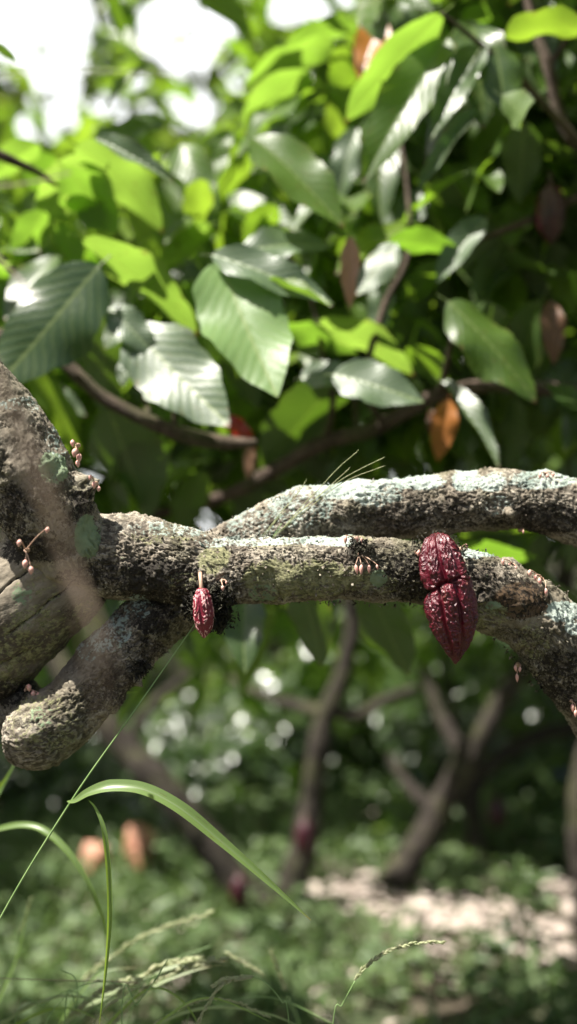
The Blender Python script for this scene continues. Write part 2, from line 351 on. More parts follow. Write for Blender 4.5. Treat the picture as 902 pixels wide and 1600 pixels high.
def keep(pos, gaps=True, lit=.96, extra=0, clear=1.95):
    k = np.ones(len(pos), bool); x, y, d = proj(pos)
    if gaps:
        m = extra+R(1, 1)*0
        for gx, gy, gr in GAPS: k &= ~(((x-gx)**2+(y-gy)**2 < (gr*1.05+extra)**2) & (d > .05))
    for c, r in LIT:
        t = (pos-c)@SUN; q = pos-c-t[:, None]*SUN; near = (t > .05) & ((q**2).sum(1) < r*r)
        k &= ~(near & (rng.random(len(pos)) < lit))
    # nothing between the lens and the tree in focus
    k &= ~((d < clear) & (d > -.3) & (np.abs(x-451) < 620) & (np.abs(y-800) < 980))
    return k
def cluster_leaves(cent, per, spread, Lm, Ls, down=.35):
    n = len(cent)*per; c = np.repeat(cent, per, 0)
    az = rng.uniform(0, 2*math.pi, n); dn = rng.normal(-down, .35, n)
    ax = np.stack([np.cos(az), np.sin(az), dn], 1); ax /= np.linalg.norm(ax, axis=1)[:, None]
    pos = c+rng.normal(size=(n, 3))*spread+ax*spread*.5
    nr = np.stack([rng.normal(0, .45, n), rng.normal(0, .45, n)-.12, np.ones(n)], 1)
    return pos, ax, nr, np.clip(rng.normal(Lm, Ls, n), Lm*.4, Lm*1.6)

# ------------------------------------------------------------------ the near tree
def blobs(V, lst):
    a = np.zeros(len(V))
    for px, py, rx, ry, st in lst:
        d = V[:, 1]-CY; x = 451+V[:, 0]/d*F; y = 800-(V[:, 2]-H)/d*F
        q = ((x-px)/rx)**2+((y-py)/ry)**2
        a = np.maximum(a, st*sstep(1.35, .55, q))
    return a
YEL = [(335, 872, 28, 26, 1), (425, 905, 48, 34, .95), (500, 905, 60, 32, .9), (560, 905, 28, 25, .8), (600, 915, 25, 18, .5), (250, 840, 60, 14, .5), (60, 990, 60, 50, .62), (20, 1030, 50, 40, .6), (140, 960, 30, 30, .6),
       (760, 960, 40, 22, .6), (470, 846, 120, 9, .62), (290, 905, 30, 12, .5), (835, 1000, 30, 30, .55), (60, 920, 40, 40, .45), (70,1130,60,50,.5)]
PALE = [(545, 765, 60, 16, .85), (640, 752, 60, 14, .8), (590, 772, 45, 22, .6), (730, 752, 25, 16, .9), (770, 755, 25, 14, .8), (850, 752, 60, 14, .7), (470, 790, 60, 40, .52), (400, 820, 50, 30, .5), (780, 790, 25, 18, .5),
        (745, 868, 30, 8, .9), (520, 848, 50, 7, .7), (450, 846, 70, 7, .62), (880, 955, 30, 18, .85), (250, 830, 80, 10, .45), (895, 980, 14, 14, .8), (170, 985, 40, 35, .52), (215, 945, 25, 25, .5), (360, 845, 60, 8, .6),
        (50, 630, 60, 12, .5), (90, 690, 20, 30, .45), (140, 1010, 25, 25, .5)]
GRN = [(137, 838, 22, 36, 1), (85, 730, 28, 28, .75), (592, 905, 14, 16, .95), (410, 925, 25, 14, .6), (720, 950, 15, 8, .7), (770, 945, 14, 8, .6), (35, 930, 20, 20, .5), (70, 1120, 25, 20, .45)]
SMOOTH = [(60, 980, 110, 110, 1), (0, 920, 70, 60, .9), (20, 640, 60, 70, .8), (60, 720, 50, 60, .8), (100, 820, 50, 50, .7), (820, 945, 62, 42, 1), (30, 1060, 60, 60, .8)]
CRACK = [(-10, 932, 48, 890), (15, 990, 120, 905), (-5, 1040, 60, 1010), (430, 905, 440, 935), (425, 890, 432, 908), (395, 880, 400, 900)]
SCAR = [(815, 938, 48, 30, 1)]
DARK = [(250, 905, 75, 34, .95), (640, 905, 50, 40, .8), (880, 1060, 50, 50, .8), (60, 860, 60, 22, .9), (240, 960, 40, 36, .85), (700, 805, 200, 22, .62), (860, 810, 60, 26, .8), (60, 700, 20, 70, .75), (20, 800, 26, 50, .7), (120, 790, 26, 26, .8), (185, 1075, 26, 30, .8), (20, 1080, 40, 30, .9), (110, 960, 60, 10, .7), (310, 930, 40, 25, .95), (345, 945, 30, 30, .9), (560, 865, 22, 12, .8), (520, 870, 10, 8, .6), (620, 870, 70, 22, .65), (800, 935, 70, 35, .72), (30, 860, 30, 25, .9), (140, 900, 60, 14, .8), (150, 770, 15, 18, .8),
        (720, 900, 90, 30, .55), (560, 925, 60, 12, .55), (480, 870, 16, 8, .5), (170, 900, 40, 30, .6), (230, 1010, 40, 40, .6), (140, 1090, 30, 25, .6), (90, 800, 40, 50, .55), (850, 1040, 60, 40, .6),(60,790,30,40,.6)]  # dark moss patches, plus shade painted on limb undersides and right of the pod
def bark_disp(seed, amp=1.0, stretch=1.0):
    def f(V, nr, s, th, r):
        r0 = r
        loc = np.stack([np.cos(th)*r0, np.sin(th)*r0, s], 1)+seed*3.1
        wv = np.stack([fbm(loc*22+5, 2), fbm(loc*22+31, 2), fbm(loc*22+77, 2)], 1)*.010
        q = loc+wv
        lump = fbm(loc*9, 3)*.0055+fbm(loc*28+3, 3)*.0032+sstep(.25, .75, fbm(loc*19+50, 3))*.0032
        rd = ridge(q*np.array([260, 260, 85*stretch]), 3)       # long fissures
        rc = ridge(q*np.array([90, 90, 230])+40, 2)     # cross cracks
        fine = fbm(q*480, 2)
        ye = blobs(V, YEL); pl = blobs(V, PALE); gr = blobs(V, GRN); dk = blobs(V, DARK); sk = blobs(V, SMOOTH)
        sm = 1-.86*np.clip(np.maximum(np.maximum(ye*.85, pl*.6), np.maximum(gr, sk)), 0, 1)*sstep(-.3, .2, fbm(V*60, 2)+np.maximum(ye, sk)-.4)
        plates = sstep(.35, .75, rd*.65+rc*.35)
        pit = sstep(.45, .75, fbm(q*65+60, 2))*.0030*sm+sstep(.86, .97, ridge(q*np.array([34, 34, 16])+90, 2))*.0032*(.35+.65*sm)
        off = amp*(lump+sm*((plates-.5)*.0025+fine*.0011)-pit+dk*.0016*fbm(q*150+9, 2))
        d = V[:, 1]-CY; x = 451+V[:, 0]/d*F; y = 800-(V[:, 2]-H)/d*F; ck = np.zeros(len(V)); wob = fbm(V*40, 2)*3
        for x0, y0, x1, y1 in CRACK:
            t = np.clip(((x-x0)*(x1-x0)+(y-y0)*(y1-y0))/((x1-x0)**2+(y1-y0)**2), 0, 1); dd = np.hypot(x-x0-t*(x1-x0)+wob, y-y0-t*(y1-y0)+wob)
            ck = np.maximum(ck, np.exp(-(dd/2.0)**2)*(V@np.array([0, 1, 0]) < CY+1.62))
        off = off-ck*.004; dk = np.maximum(dk, ck*1.2)
        return off, {'scar': blobs(V, SCAR), 'smo': sk, 'hgt': plates*.8+fine*.2, 'pale': pl+.06*np.clip(nr[:, 2], 0, 1), 'yel': ye, 'grn': gr, 'dark': dk}  # pale: lichen, plus upward faces painted lighter as if sunlit
    return f
base = P(-170, 1500, 1.75); base[2] = 0
tree = thing('cocoa_tree', base, 'gnarled cocoa tree with lichened limbs spreading across the picture, pods hanging from it', 'tree')
RES = .0015
def limb(name, rows, seed, res=RES, amp=1.0, bumps=()):
    pts = px_path(rows) if len(rows[0]) == 4 and rows[0][2] < 30 and abs(rows[0][0]) > 5 else rows
    f0 = bark_disp(seed, amp)
    def f(V, nr, s, th, r):
        off, A = f0(V, nr, s, th, r)
        for bx, by, bd, br, bh in bumps:
            c = P(bx, by, bd); q = np.linalg.norm(V-c, axis=1)/R(br, bd)
            off = off+R(bh, bd)*np.exp(-q*q*1.3)*(1+.5*fbm(V*90, 2))
        return off, A
    V, Fc, A = tube(pts, res=res, disp=f)
    return obj(name, mesh_np(name, V, Fc, attrs=A), M['bark'], tree)
tr = [list(base)+[.16]]+[list(P(-190, 1300, 1.7))+[.115]]
trunk = limb('trunk', tr+px_path([(-120, 1090, 1.62, 106), (-20, 985, 1.6, 101), (70, 915, 1.58, 92), (140, 872, 1.575, 70), (185, 868, 1.57, 50)]), 1, res=.0027,
             bumps=[(40, 860, 1.5, 30, 12), (20, 1080, 1.52, 20, 6)])
limb('limb', px_path([(135, 885, 1.54, 52), (100, 838, 1.52, 66), (60, 775, 1.51, 74), (10, 690, 1.51, 73), (-60, 590, 1.52, 66), (-200, 380, 1.55, 60), (-330, 100, 1.6, 50)]), 2,
     bumps=[(128, 762, 1.5, 20, 24), (60, 690, 1.44, 16, 5), (95, 770, 1.44, 16, 7), (112, 700, 1.5, 14, 7), (140, 790, 1.48, 22, 12), (20, 850, 1.45, 22, 8)])
limb('limb', px_path([(110, 880, 1.56, 60), (160, 868, 1.55, 64), (230, 874, 1.545, 59), (300, 882, 1.54, 56), (350, 889, 1.54, 52), (420, 891, 1.54, 50), (500, 891, 1.54, 49), (600, 893, 1.54, 50), (680, 900, 1.54, 52), (760, 925, 1.54, 57),
      (820, 955, 1.55, 60), (875, 1004, 1.56, 63), (930, 1066, 1.58, 67), (1010, 1180, 1.65, 76), (1100, 1330, 1.75, 74)]), 3,
     bumps=[(330, 925, 1.5, 40, 16), (348, 955, 1.52, 25, 14), (555, 845, 1.52, 14, 4), (680, 842, 1.5, 34, 9), (740, 865, 1.52, 14, 5), (800, 880, 1.54, 18, 6), (860, 915, 1.54, 18, 7), (840, 1040, 1.54, 25, 9), (255, 900, 1.5, 25, 6)])
limb('limb', px_path([(280, 880, 1.58, 45), (280, 930, 1.575, 50), (225, 985, 1.57, 50), (165, 1045, 1.56, 49), (110, 1110, 1.55, 51), (60, 1145, 1.55, 55), (30, 1140, 1.56, 42)]), 4,
     bumps=[(95, 1120, 1.49, 18, 9), (30, 1165, 1.5, 16, 10), (85, 1175, 1.53, 14, 9), (20, 1120, 1.5, 14, 8), (200, 935, 1.54, 20, 10), (150, 1000, 1.52, 14, 7), (60, 1145, 1.52, 40, 10), (210, 1060, 1.55, 12, 14), (245, 920, 1.54, 20, 6)])
limb('limb', px_path([(75, 1150, 1.58, 40), (30, 1110, 1.60, 44), (-30, 1060, 1.62, 46), (-110, 1030, 1.64, 44), (-160, 1060, 1.66, 50)]), 5, res=.003)
limb('limb', px_path([(250, 900, 1.60, 40), (320, 876, 1.62, 42), (385, 848, 1.63, 44), (440, 826, 1.63, 50), (500, 808, 1.63, 50), (570, 798, 1.63, 47), (650, 791, 1.63, 46), (740, 784, 1.63, 45), (820, 783, 1.63, 43), (880, 794, 1.63, 46), (940, 812, 1.64, 50), (1050, 840, 1.68, 52), (1200, 980, 1.8, 54), (1240, 1150, 1.85, 54)]), 6,
     bumps=[(850, 745, 1.62, 12, 5), (560, 755, 1.62, 30, 3), (700, 835, 1.62, 12, 4), (797, 800, 1.585, 9, 7), (670, 845, 1.62, 20, 5)])
# snapped twig stub with a hollow end on the upper limb
V, Fc, A = tube(px_path([(792, 796, 1.60, 7), (797, 801, 1.585, 6.5), (799, 803, 1.575, 6.5), (798, 802, 1.58, 4), (796, 800, 1.59, 3)]), seg=14, n=16)
for k in ('hgt', 'pale', 'yel', 'grn', 'dark', 'scar', 'smo'): A[k] = np.full(len(V), .45 if k == 'hgt' else 0.)
obj('twig_stub', mesh_np('twig_stub', V, Fc, attrs=A), M['bark'], tree)
# bark crumbs and loose flakes standing on limbs
def flakes(path, n, name, mk, size=(.002, .006), seed=0):
    r = np.random.default_rng(seed); c = spline(px_path(path), 200); T, N, B = frames(c[:, :3]); Vs = []; Fs = []; k0 = 0
    for _ in range(n):
        i = r.integers(200); th = r.uniform(0, 6.28); nr = N[i]*math.cos(th)+B[i]*math.sin(th)
        p = c[i, :3]+nr*(c[i, 3]+r.uniform(-.001, .003)); s = r.uniform(*size); d1 = r.normal(size=3); d1 /= np.linalg.norm(d1); d2 = np.cross(d1, nr+.3*r.normal(size=3)); d2 /= np.linalg.norm(d2)
        q = [p-d1*s*.5, p+d2*s*.4, p+d1*s*.6+nr*s*.4, p-d2*s*.35+nr*s*.2, p+nr*s*.35]
        Vs += q; Fs += [[k0, k0+1, k0+4, k0+3], [k0+1, k0+2, k0+3, k0+4], [k0, k0+3, k0+2, k0+1]]; k0 += 5
    V = np.array(Vs); A = {k: np.full(len(V), .5 if k == 'hgt' else 0.) for k in ('hgt', 'pale', 'yel', 'grn', 'dark', 'scar', 'smo')}
    A['pale'] = blobs(V, PALE)+.1; A['dark'] = blobs(V, DARK)
    return obj(name, mesh_np(name, V, np.array(Fs), smooth=False, attrs=A), M[mk], tree)
flakes([(160, 868, 1.55, 62), (300, 882, 1.54, 56), (500, 891, 1.54, 50), (700, 905, 1.54, 53), (820, 958, 1.55, 62), (900, 1040, 1.57, 70)], 1500, 'bark_flakes', 'bark', seed=1)
flakes([(320, 876, 1.62, 38), (385, 848, 1.63, 42), (440, 826, 1.63, 48), (500, 808, 1.63, 48), (570, 798, 1.63, 45), (650, 791, 1.63, 44), (740, 784, 1.63, 43), (820, 783, 1.63, 41), (900, 798, 1.63, 45)], 800, 'bark_flakes', 'bark', seed=2)
flakes([(280, 930, 1.575, 48), (225, 985, 1.57, 48), (165, 1045, 1.56, 47), (110, 1110, 1.55, 49), (60, 1145, 1.55, 52)], 400, 'bark_flakes', 'bark', seed=3)
# mossy black tufts
def tufts(name, spots, n, ln, seed):
    r = np.random.default_rng(seed); Vs = []; Fs = []; k0 = 0
    for _ in range(n):
        px, py, d, sp = spots[r.integers(len(spots))]
        p = P(px+r.normal()*sp, py+r.normal()*sp, d+r.normal()*.006); dr = r.normal(size=3)+np.array([0, -.4, -.5]); dr /= np.linalg.norm(dr); L = ln*r.uniform(.4, 1.3)
        sd = np.cross(dr, r.normal(size=3)); sd /= np.linalg.norm(sd); sd *= .0007
        Vs += [p-sd, p+sd, p+dr*L*.6+sd*1.3+r.normal(size=3)*.001, p+dr*L+r.normal(size=3)*.002]; Fs += [[k0, k0+1, k0+2, k0+3]]; k0 += 4
    return obj(name, mesh_np(name, np.array(Vs), np.array(Fs), smooth=False), M['moss'], tree)
tufts('moss_tuft', [(335, 945, 1.50, 14), (350, 960, 1.51, 9), (318, 935, 1.49, 14), (345, 925, 1.49, 10), (338, 962, 1.50, 8), (340, 975, 1.515, 5), (300, 950, 1.51, 8)], 2600, .006, 5)
tufts('moss_tuft', [(560, 862, 1.495, 8), (572, 852, 1.50, 6), (555, 850, 1.50, 6)], 350, .005, 6)
tufts('moss_tuft', [(215, 1050, 1.53, 5), (225, 1040, 1.54, 4)], 250, .008, 7)
tufts('moss_tuft', [(660, 850, 1.49, 8), (720, 862, 1.50, 8), (690, 846, 1.50, 12)], 300, .005, 8)

# flower clusters
def drop(p, d, L, r, seg=10, n=9):
    t = np.linspace(0, 1, n); rr = r*np.sin(math.pi*np.clip(t*.96+.02, 0, 1)**.75)**.9+r*.02
    pts = [list(p+d*L*a)+[b] for a, b in zip(t, rr)]
    return tube(pts, seg=seg, n=n)
FLW = [  # (cluster anchor px,py,d, [(bud px,py,len px, r px)])
    (560, 866, 1.49, [(556, 886, 11, 3.2), (565, 886, 11, 3.6), (577, 886, 9, 3.2), (589, 884, 6, 2.2)]),
    (556, 843, 1.50, [(540, 840, 9, 3.4), (558, 841, 6, 2.6), (565, 842, 6, 2.4)]),
    (347, 908, 1.475, [(348, 917, 6, 3.0), (354, 909, 4, 1.8)]),
    (120, 695, 1.44, [(118, 704, 10, 5), (124, 712, 10, 5), (113, 690, 8, 4), (121, 722, 8, 4)]),
    (148, 755, 1.46, [(147, 755, 8, 4), (155, 762, 6, 3.5), (142, 744, 6, 3)]),
    (40, 860, 1.40, [(40, 878, 10, 5), (48, 888, 9, 5), (31, 846, 8, 4.5), (75, 826, 7, 4)]),
    (40, 1078, 1.54, [(45, 1072, 8, 4.5), (52, 1082, 8, 4.5), (60, 1084, 6, 4)]),
    (848, 905, 1.50, [(843, 906, 8, 3.4), (853, 922, 9, 3.4), (838, 900, 7, 3), (828, 893, 8, 3.6)]),
    (800, 882, 1.52, [(797, 882, 7, 3), (806, 887, 8, 3.4), (786, 876, 7, 3), (810, 892, 6, 2.6)]),
    (812, 1040, 1.52, [(805, 1042, 7, 3), (808, 1056, 9, 3), (813, 1044, 6, 2.6)]),
    (893, 1095, 1.52, [(895, 1103, 9, 3.4), (900, 1112, 8, 3)]),
    (653, 864, 1.48, [(655, 862, 7, 3.2)]),
    (720, 858, 1.50, [(729, 852, 5, 2.2)]),
    (850, 741, 1.60, [(845, 741, 7, 3), (856, 742, 6, 2.6), (865, 740, 6, 2.6)]),
    (815, 828, 1.60, [(818, 830, 4, 1.6)]),
]
for ax_, ay_, ad, buds in FLW:
    a0 = P(ax_, ay_, ad+.012)
    V, Fc, A = tube([list(a0+[0, .012, 0])+[.003], list(a0)+[.0022], list(a0+[0, -.003, -.001])+[.0012]], seg=8, n=6)
    cl = obj('flower_cluster', mesh_np('flower_cluster', V, Fc), M['stalk'], tree)
    for bx, by, bl, br in buds:
        p = P(bx, by-bl*.35, ad-.004+rng.normal()*.003); dr = np.array([rng.normal()*.12, -.1, -1.]); dr /= np.linalg.norm(dr)
        mid = (a0+p)/2+np.array([rng.normal()*.001, -.003, .002])
        sv = tube([list(a0)+[.0009], list(mid)+[.0007], list(p)+[.0006]], seg=6, n=7)
        bd = drop(p, dr, R(bl*1.45, ad), R(br*.88, ad))
        bo = obj('flower_bud', mesh_np('flower_bud', bd[0], bd[1]), M['bud'], cl); bo.location = (0, 0, 0)
        so = obj('flower_stalk', mesh_np('flower_stalk', sv[0], sv[1]), M['stalk'], cl); so.location = (0, 0, 0)

# ------------------------------------------------------------------ pods
def pod(path, ridges, amp, wart, seed, mat, waist=None, parent=None, name='skin', n=260, seg=300, twist=.25):
    pts = np.array(px_path(path)); c = spline(pts, n); r = np.maximum(c[:, 3], 1e-4); T, N, B = frames(c[:, :3])
    th = np.linspace(0, 2*math.pi, seg, endpoint=False); t = np.linspace(0, 1, n)
    TT, TH = np.meshgrid(t, th, indexing='ij'); TH2 = TH+twist*TT+(.35*sstep(.37, .40, TT) if waist else 0)
    rr = np.repeat(r[:, None], seg, 1)
    loc = np.stack([np.cos(TH)*rr, np.sin(TH)*rr, TT*np.linalg.norm(np.diff(c[:, :3], axis=0), axis=1).sum()], -1).reshape(-1, 3)+seed
    wn = fbm(loc*35, 2).reshape(n, seg)
    g1 = np.cos(TH2*ridges+wn*.5); rib = -np.maximum(0, -g1)**3.5*1.5+.25*np.maximum(0, g1)
    g2 = np.cos(TH2*ridges*2+wn*1.3+1.3); rib += -.22*np.maximum(0, g2)**3
    env = np.sin(math.pi*np.clip(TT, .0, 1)**.9)**.35
    wl = loc+np.stack([fbm(loc*50+7, 2), fbm(loc*50+3, 2), fbm(loc*50+1, 2)], 1)*.004
    wt = ridge(wl*np.array([260, 260, 95]), 2).reshape(n, seg); wt = sstep(.30, .85, wt)
    if waist: w2 = ridge((wl@np.array([[.8, 0, .6], [0, 1, 0], [-.6, 0, .8]]))*np.array([220, 220, 120])+7, 2).reshape(n, seg); b2 = sstep(.36, .5, TT); wt = wt*(1-b2)+sstep(.3, .85, w2)*b2
    wt2 = fbm(loc*70+9, 2).reshape(n, seg)
    gro = np.clip(1.15-1.3*np.maximum(0, -g1)**2, .05, 1)
    off = rr*amp*rib*env+wart*gro*((wt-.5)*1.0+wt2*.8)*np.minimum(1, rr/.012)
    sc = np.zeros((n, seg))
    if waist is not None:
        nx = (N[:, None, 0]*np.cos(TH)+B[:, None, 0]*np.sin(TH)); front = sstep(.85, .1, nx)      # the crease runs round the left and front and dies out at right
        for w0, wd, dep in waist:
            pos = w0-.035*nx+.020*wn; q = (TT-pos)/wd
            off += -rr*dep*(.2+.8*front)*np.exp(-np.abs(q)**1.5); sc += .5*np.exp(-(q-1.2)**2*.9)*front
            off += -rr*.13*sstep(.35, -1., nx)*np.exp(-((TT-pos-.01)/.07)**2)+rr*.05*front*np.exp(-((TT-pos-.09)/.06)**2)
    nr = N[:, None, :]*np.cos(TH)[..., None]+B[:, None, :]*np.sin(TH)[..., None]
    V = c[:, None, :3]+nr*(rr+off)[..., None]
    h = np.clip(.5+(wt-.5)*.55*gro+rib*.35*env, 0, 1)
    i = np.arange(n-1)[:, None]*seg; j = np.arange(seg)[None, :]; j2 = (j+1) % seg
    Fc = np.stack([i+j, i+j2, i+seg+j2, i+seg+j], -1).reshape(-1, 4)
    return obj(name, mesh_np(name, V.reshape(-1, 3), Fc, attrs={'hgt': h.ravel(), 'scab': sc.ravel()}), M[mat], parent)
big = thing('cocoa_pod', P(690, 840, 1.47), 'large wrinkled crimson cocoa pod pinched at its waist, hanging in front of the lichened limb', 'cocoa pod', 'cocoa pods on the trees')
pod([(683, 838, 1.475, 3), (684, 842, 1.472, 16), (686, 856, 1.466, 27), (690, 880, 1.462, 34), (696, 905, 1.46, 36.5), (702, 930, 1.458, 37.5), (706, 955, 1.457, 37.5), (709, 978, 1.458, 34), (711, 1000, 1.46, 26), (712, 1020, 1.462, 13.5), (712, 1031, 1.463, 6.5), (712, 1038, 1.464, 1)],
    8, .14, .0022, 3, 'pod', [(.375, .013, .24)], big)
V, Fc, A = tube(px_path([(678, 850, 1.51, 8), (680, 842, 1.49, 7), (684, 843, 1.473, 7)]), seg=12, n=10)
obj('stem', mesh_np('stem', V, Fc), M['twig'], big)
sm = thing('cocoa_pod', P(316, 905, 1.468), 'tiny pink speckled young cocoa pod dangling on a short stalk beside black moss', 'cocoa pod', 'cocoa pods on the trees')
pod([(315, 918, 1.47, 2), (315, 921, 1.47, 8), (316, 930, 1.469, 12.5), (316.5, 942, 1.468, 15.2), (317.5, 956, 1.468, 16), (318.5, 970, 1.468, 15), (319, 982, 1.468, 11.5), (319, 991, 1.468, 6.5), (319, 997, 1.468, 1.5)],
    5, .09, .0011, 8, 'podpink', None, sm, n=170, seg=200)
V, Fc, A = tube(px_path([(313, 896, 1.485, 3.4), (313.5, 904, 1.474, 3.2), (314.5, 914, 1.47, 3.0), (315, 922, 1.47, 3.6)]), seg=12, n=12)
obj('stem', mesh_np('stem', V, Fc), M['stalk'], sm)

# ------------------------------------------------------------------ grass
def blade(path, name, mk, parent, wmax, n=60, up=(0, 0, 1), fold=.25, tw=0.0, tap=.55):
    """path rows px,py,d ; tapered ribbon with a folded midrib and a little thickness"""
    pts = np.array([list(P(x, y, d)) for x, y, d in path]); c = spline(pts, n); T = np.gradient(c, axis=0); T /= np.linalg.norm(T, axis=1)[:, None]
    t = np.linspace(0, 1, n); w = wmax*np.minimum(1, (t/.12)**.6*.65+.35*np.minimum(1,t/.3))*np.minimum(1, (1-t)/tap+.03)**.8
    Vs = []
    upv = np.array(up, float)
    for i in range(n):
        a = tw*t[i]; s = np.cross(T[i], upv); s /= np.linalg.norm(s); nn = np.cross(s, T[i]); s2 = s*math.cos(a)+nn*math.sin(a); n2 = np.cross(s2, T[i])
        for v in (-1, -.5, 0, .5, 1): Vs.append(c[i]+s2*v*w[i]*.5+n2*abs(v)*w[i]*fold)
    V = np.array(Vs); uv = np.array([[.5+v*.25, tt] for tt in t for v in (-1, -.5, 0, .5, 1)])
    i = np.arange(n-1)[:, None]*5; j = np.arange(4)[None, :]; Fc = np.stack([i+j, i+j+1, i+5+j+1, i+5+j], -1).reshape(-1, 4)
    # thin solid: back sheet just behind
    return obj(name, mesh_np(name, V, Fc, uv=uv), M[mk], parent)
def stem(path, name, mk, parent, n=220, seg=8):
    V, Fc, A = tube([list(P(x, y, d))+[r] for x, y, d, r in path], seg=seg, n=n or len(path)*10)
    return obj(name, mesh_np(name, V, Fc), M[mk], parent)
def ground_pt(px, py, d):      # straight down to the ground under a point
    z = P(px, py, d)[2]; return 800+H*F/d
gA = thing('grass_plant', [P(-200, 1600, 1.55)[0], CY+1.55, 0], 'tall grass stalk with one long arching sunlit blade, rising at left to the tiny pod', 'grass', 'grass plants')
stem([(-215, ground_pt(0, 0, 1.55), 1.55, .0016), (-120, 1680, 1.53, .0014), (0, 1436, 1.51, .0013), (110, 1254, 1.50, .0012), (200, 1125, 1.505, .0009), (304, 976, 1.52, .0007), (318, 950, 1.525, .0006)], 'stem', 'stem', gA)
blade([(104, 1252, 1.499), (116, 1252, 1.49), (140, 1238, 1.485), (175, 1229, 1.48), (225, 1234, 1.475), (280, 1262, 1.47), (340, 1310, 1.47), (410, 1370, 1.47), (486, 1438, 1.475)], 'blade', 'blade', gA, .0165, n=90, up=(0, -.75, .66), fold=.16)
blade([(138, 1250, 1.49), (150, 1264, 1.485), (163, 1300, 1.48), (170, 1370, 1.48), (171, 1440, 1.48), (165, 1520, 1.485), (155, 1605, 1.49)], 'blade', 'blade', gA, .0066, n=70, up=(.3, -1, .1), fold=.2)
gB = thing('grass_plant', [P(-120, 1600, 1.85)[0], CY+1.85, 0], 'blurred grass plant at left edge with a drooping green blade', 'grass', 'grass plants')
stem([(-120, ground_pt(0, 0, 1.85), 1.85, .0018), (-90, 1500, 1.84, .0015), (-30, 1310, 1.82, .0012), (22, 1196, 1.80, .0009)], 'stem', 'stem', gB)
blade([(-60, 1330, 1.82), (0, 1297, 1.80), (55, 1293, 1.78), (100, 1325, 1.76), (135, 1375, 1.75), (162, 1440, 1.75), (165, 1480, 1.75)], 'blade', 'blade', gB, .012, up=(0, -.6, .8))
blade([(-60, 1260, 1.85), (-20, 1250, 1.85), (5, 1225, 1.84), (24, 1192, 1.84)], 'blade', 'blade', gB, .010, up=(0, -1, .2))
blade([(120, 1100, 1.7), (165, 1087, 1.68), (190, 1084, 1.68), (216, 1081, 1.68)], 'blade', 'blade', gB, .006, up=(0, -.7, .7))
# spikelets of a seed head along a path
def seed_head(path, parent, n, L, w, mk='seed', name='seed_head', spread=.35, smk='seed', sr=.0005):
    pts = np.array([list(P(x, y, d)) for x, y, d in path]); c = spline(pts, n); T = np.gradient(c, axis=0); T /= np.linalg.norm(T, axis=1)[:, None]
    r = np.random.default_rng(n); parts = []
    for i in range(n):
        sd = r.normal(size=3); sd -= T[i]*(sd@T[i]); sd /= np.linalg.norm(sd); dr = T[i]+sd*spread; dr /= np.linalg.norm(dr)
        k = .7+.5*r.random(); parts.append(drop(c[i]+sd*w*.5, dr, L*k, w*k*.8, seg=5, n=5))
    parts.append(tube([list(p)+[sr] for p in c[::max(1, n//12)]]+[list(c[-1])+[sr*.5]], seg=5, n=n))
    V, Fc, A = merge([(p[0], p[1]) for p in parts]); return obj(name, mesh_np(name, V, Fc), M[mk], parent)
def seed_grass(label, root_px, d, st, heads, group='grass plants', mk='seed', L=.0045, w=.0008, blades=()):
    g = thing('grass_plant', [P(root_px, 800, d)[0], CY+d, 0], label, 'grass', group)
    x0, y0 = st[0]
    stem([(root_px, ground_pt(0, 0, d), d, .0012), ((root_px*.4+x0*.6), (ground_pt(0, 0, d)*.35+y0*.65), d, .001)]+[(x, y, d, .0007) for x, y in st], 'stem', 'stem' if mk == 'seed' else 'straw', g)
    for hd in heads: seed_head([(x, y, d) for x, y in hd], g, max(20, int(len(hd)*20)), L, w, mk)
    for path, wd in blades: blade(path, 'blade', 'blade', g, wd, up=(0, -.7, .7))
    return g
seed_grass('curved grass seed head arching right at bottom centre, alone on its stalk', 470, 1.55, [(520, 1606), (535, 1570), (555, 1533)], [[(555, 1533), (570, 1512), (600, 1490), (640, 1476), (690, 1472)]], L=.0065, w=.0016)
seed_grass('grass seed head bent over to the left at bottom, forked at its top', 520, 1.58, [(452, 1600), (440, 1565), (415, 1535), (395, 1526)], [[(398, 1527), (370, 1528), (345, 1542), (325, 1570), (308, 1602)], [(395, 1526), (370, 1530), (352, 1530), (335, 1540)]], L=.006, w=.0015)
seed_grass('broad pale grass plume leaning right, blurred, tallest of the bottom left tangle', 40, 1.78, [(90, 1640), (130, 1590), (180, 1555)], [[(180, 1555), (230, 1520), (280, 1503), (350, 1500)], [(175, 1600), (215, 1555), (270, 1520), (330, 1503)], [(110, 1590), (150, 1555), (205, 1530)]], L=.012, w=.003)
seed_grass('thin dry seed spike leaning up right behind the bottom left tangle', 60, 2.0, [(100, 1600), (128, 1530)], [[(128, 1530), (180, 1490), (240, 1456), (330, 1426)]], L=.010, w=.0022)
seed_grass('short blurred seed head slanting down right at bottom centre', 250, 1.9, [(200, 1600), (260, 1510), (330, 1478)], [[(350, 1487), (372, 1500), (408, 1520)]], L=.008, w=.0015)
seed_grass('blurred upright grass spike between the two bottom seed heads', 560, 2.05, [(470, 1610), (450, 1560)], [[(448, 1548), (436, 1520), (425, 1490)]], L=.009, w=.0014)
seed_grass('tangled low grass with thin curved stems at bottom left corner', -60, 1.65, [(60, 1640), (100, 1560), (150, 1535), (200, 1540)], [[(140, 1610), (165, 1575), (210, 1545)], [(240, 1600), (300, 1568), (360, 1563), (420, 1590)]], L=.005, w=.0013,
           blades=[([(120, 1660, 1.7), (190, 1580, 1.68), (240, 1545, 1.66), (290, 1570, 1.66), (330, 1640, 1.66)], .004), ([(-20, 1640, 1.8), (30, 1600, 1.78), (100, 1575, 1.76), (170, 1600, 1.75)], .005), ([(200, 1650, 1.6), (260, 1590, 1.6), (330, 1560, 1.6), (430, 1600, 1.6)], .0035)])
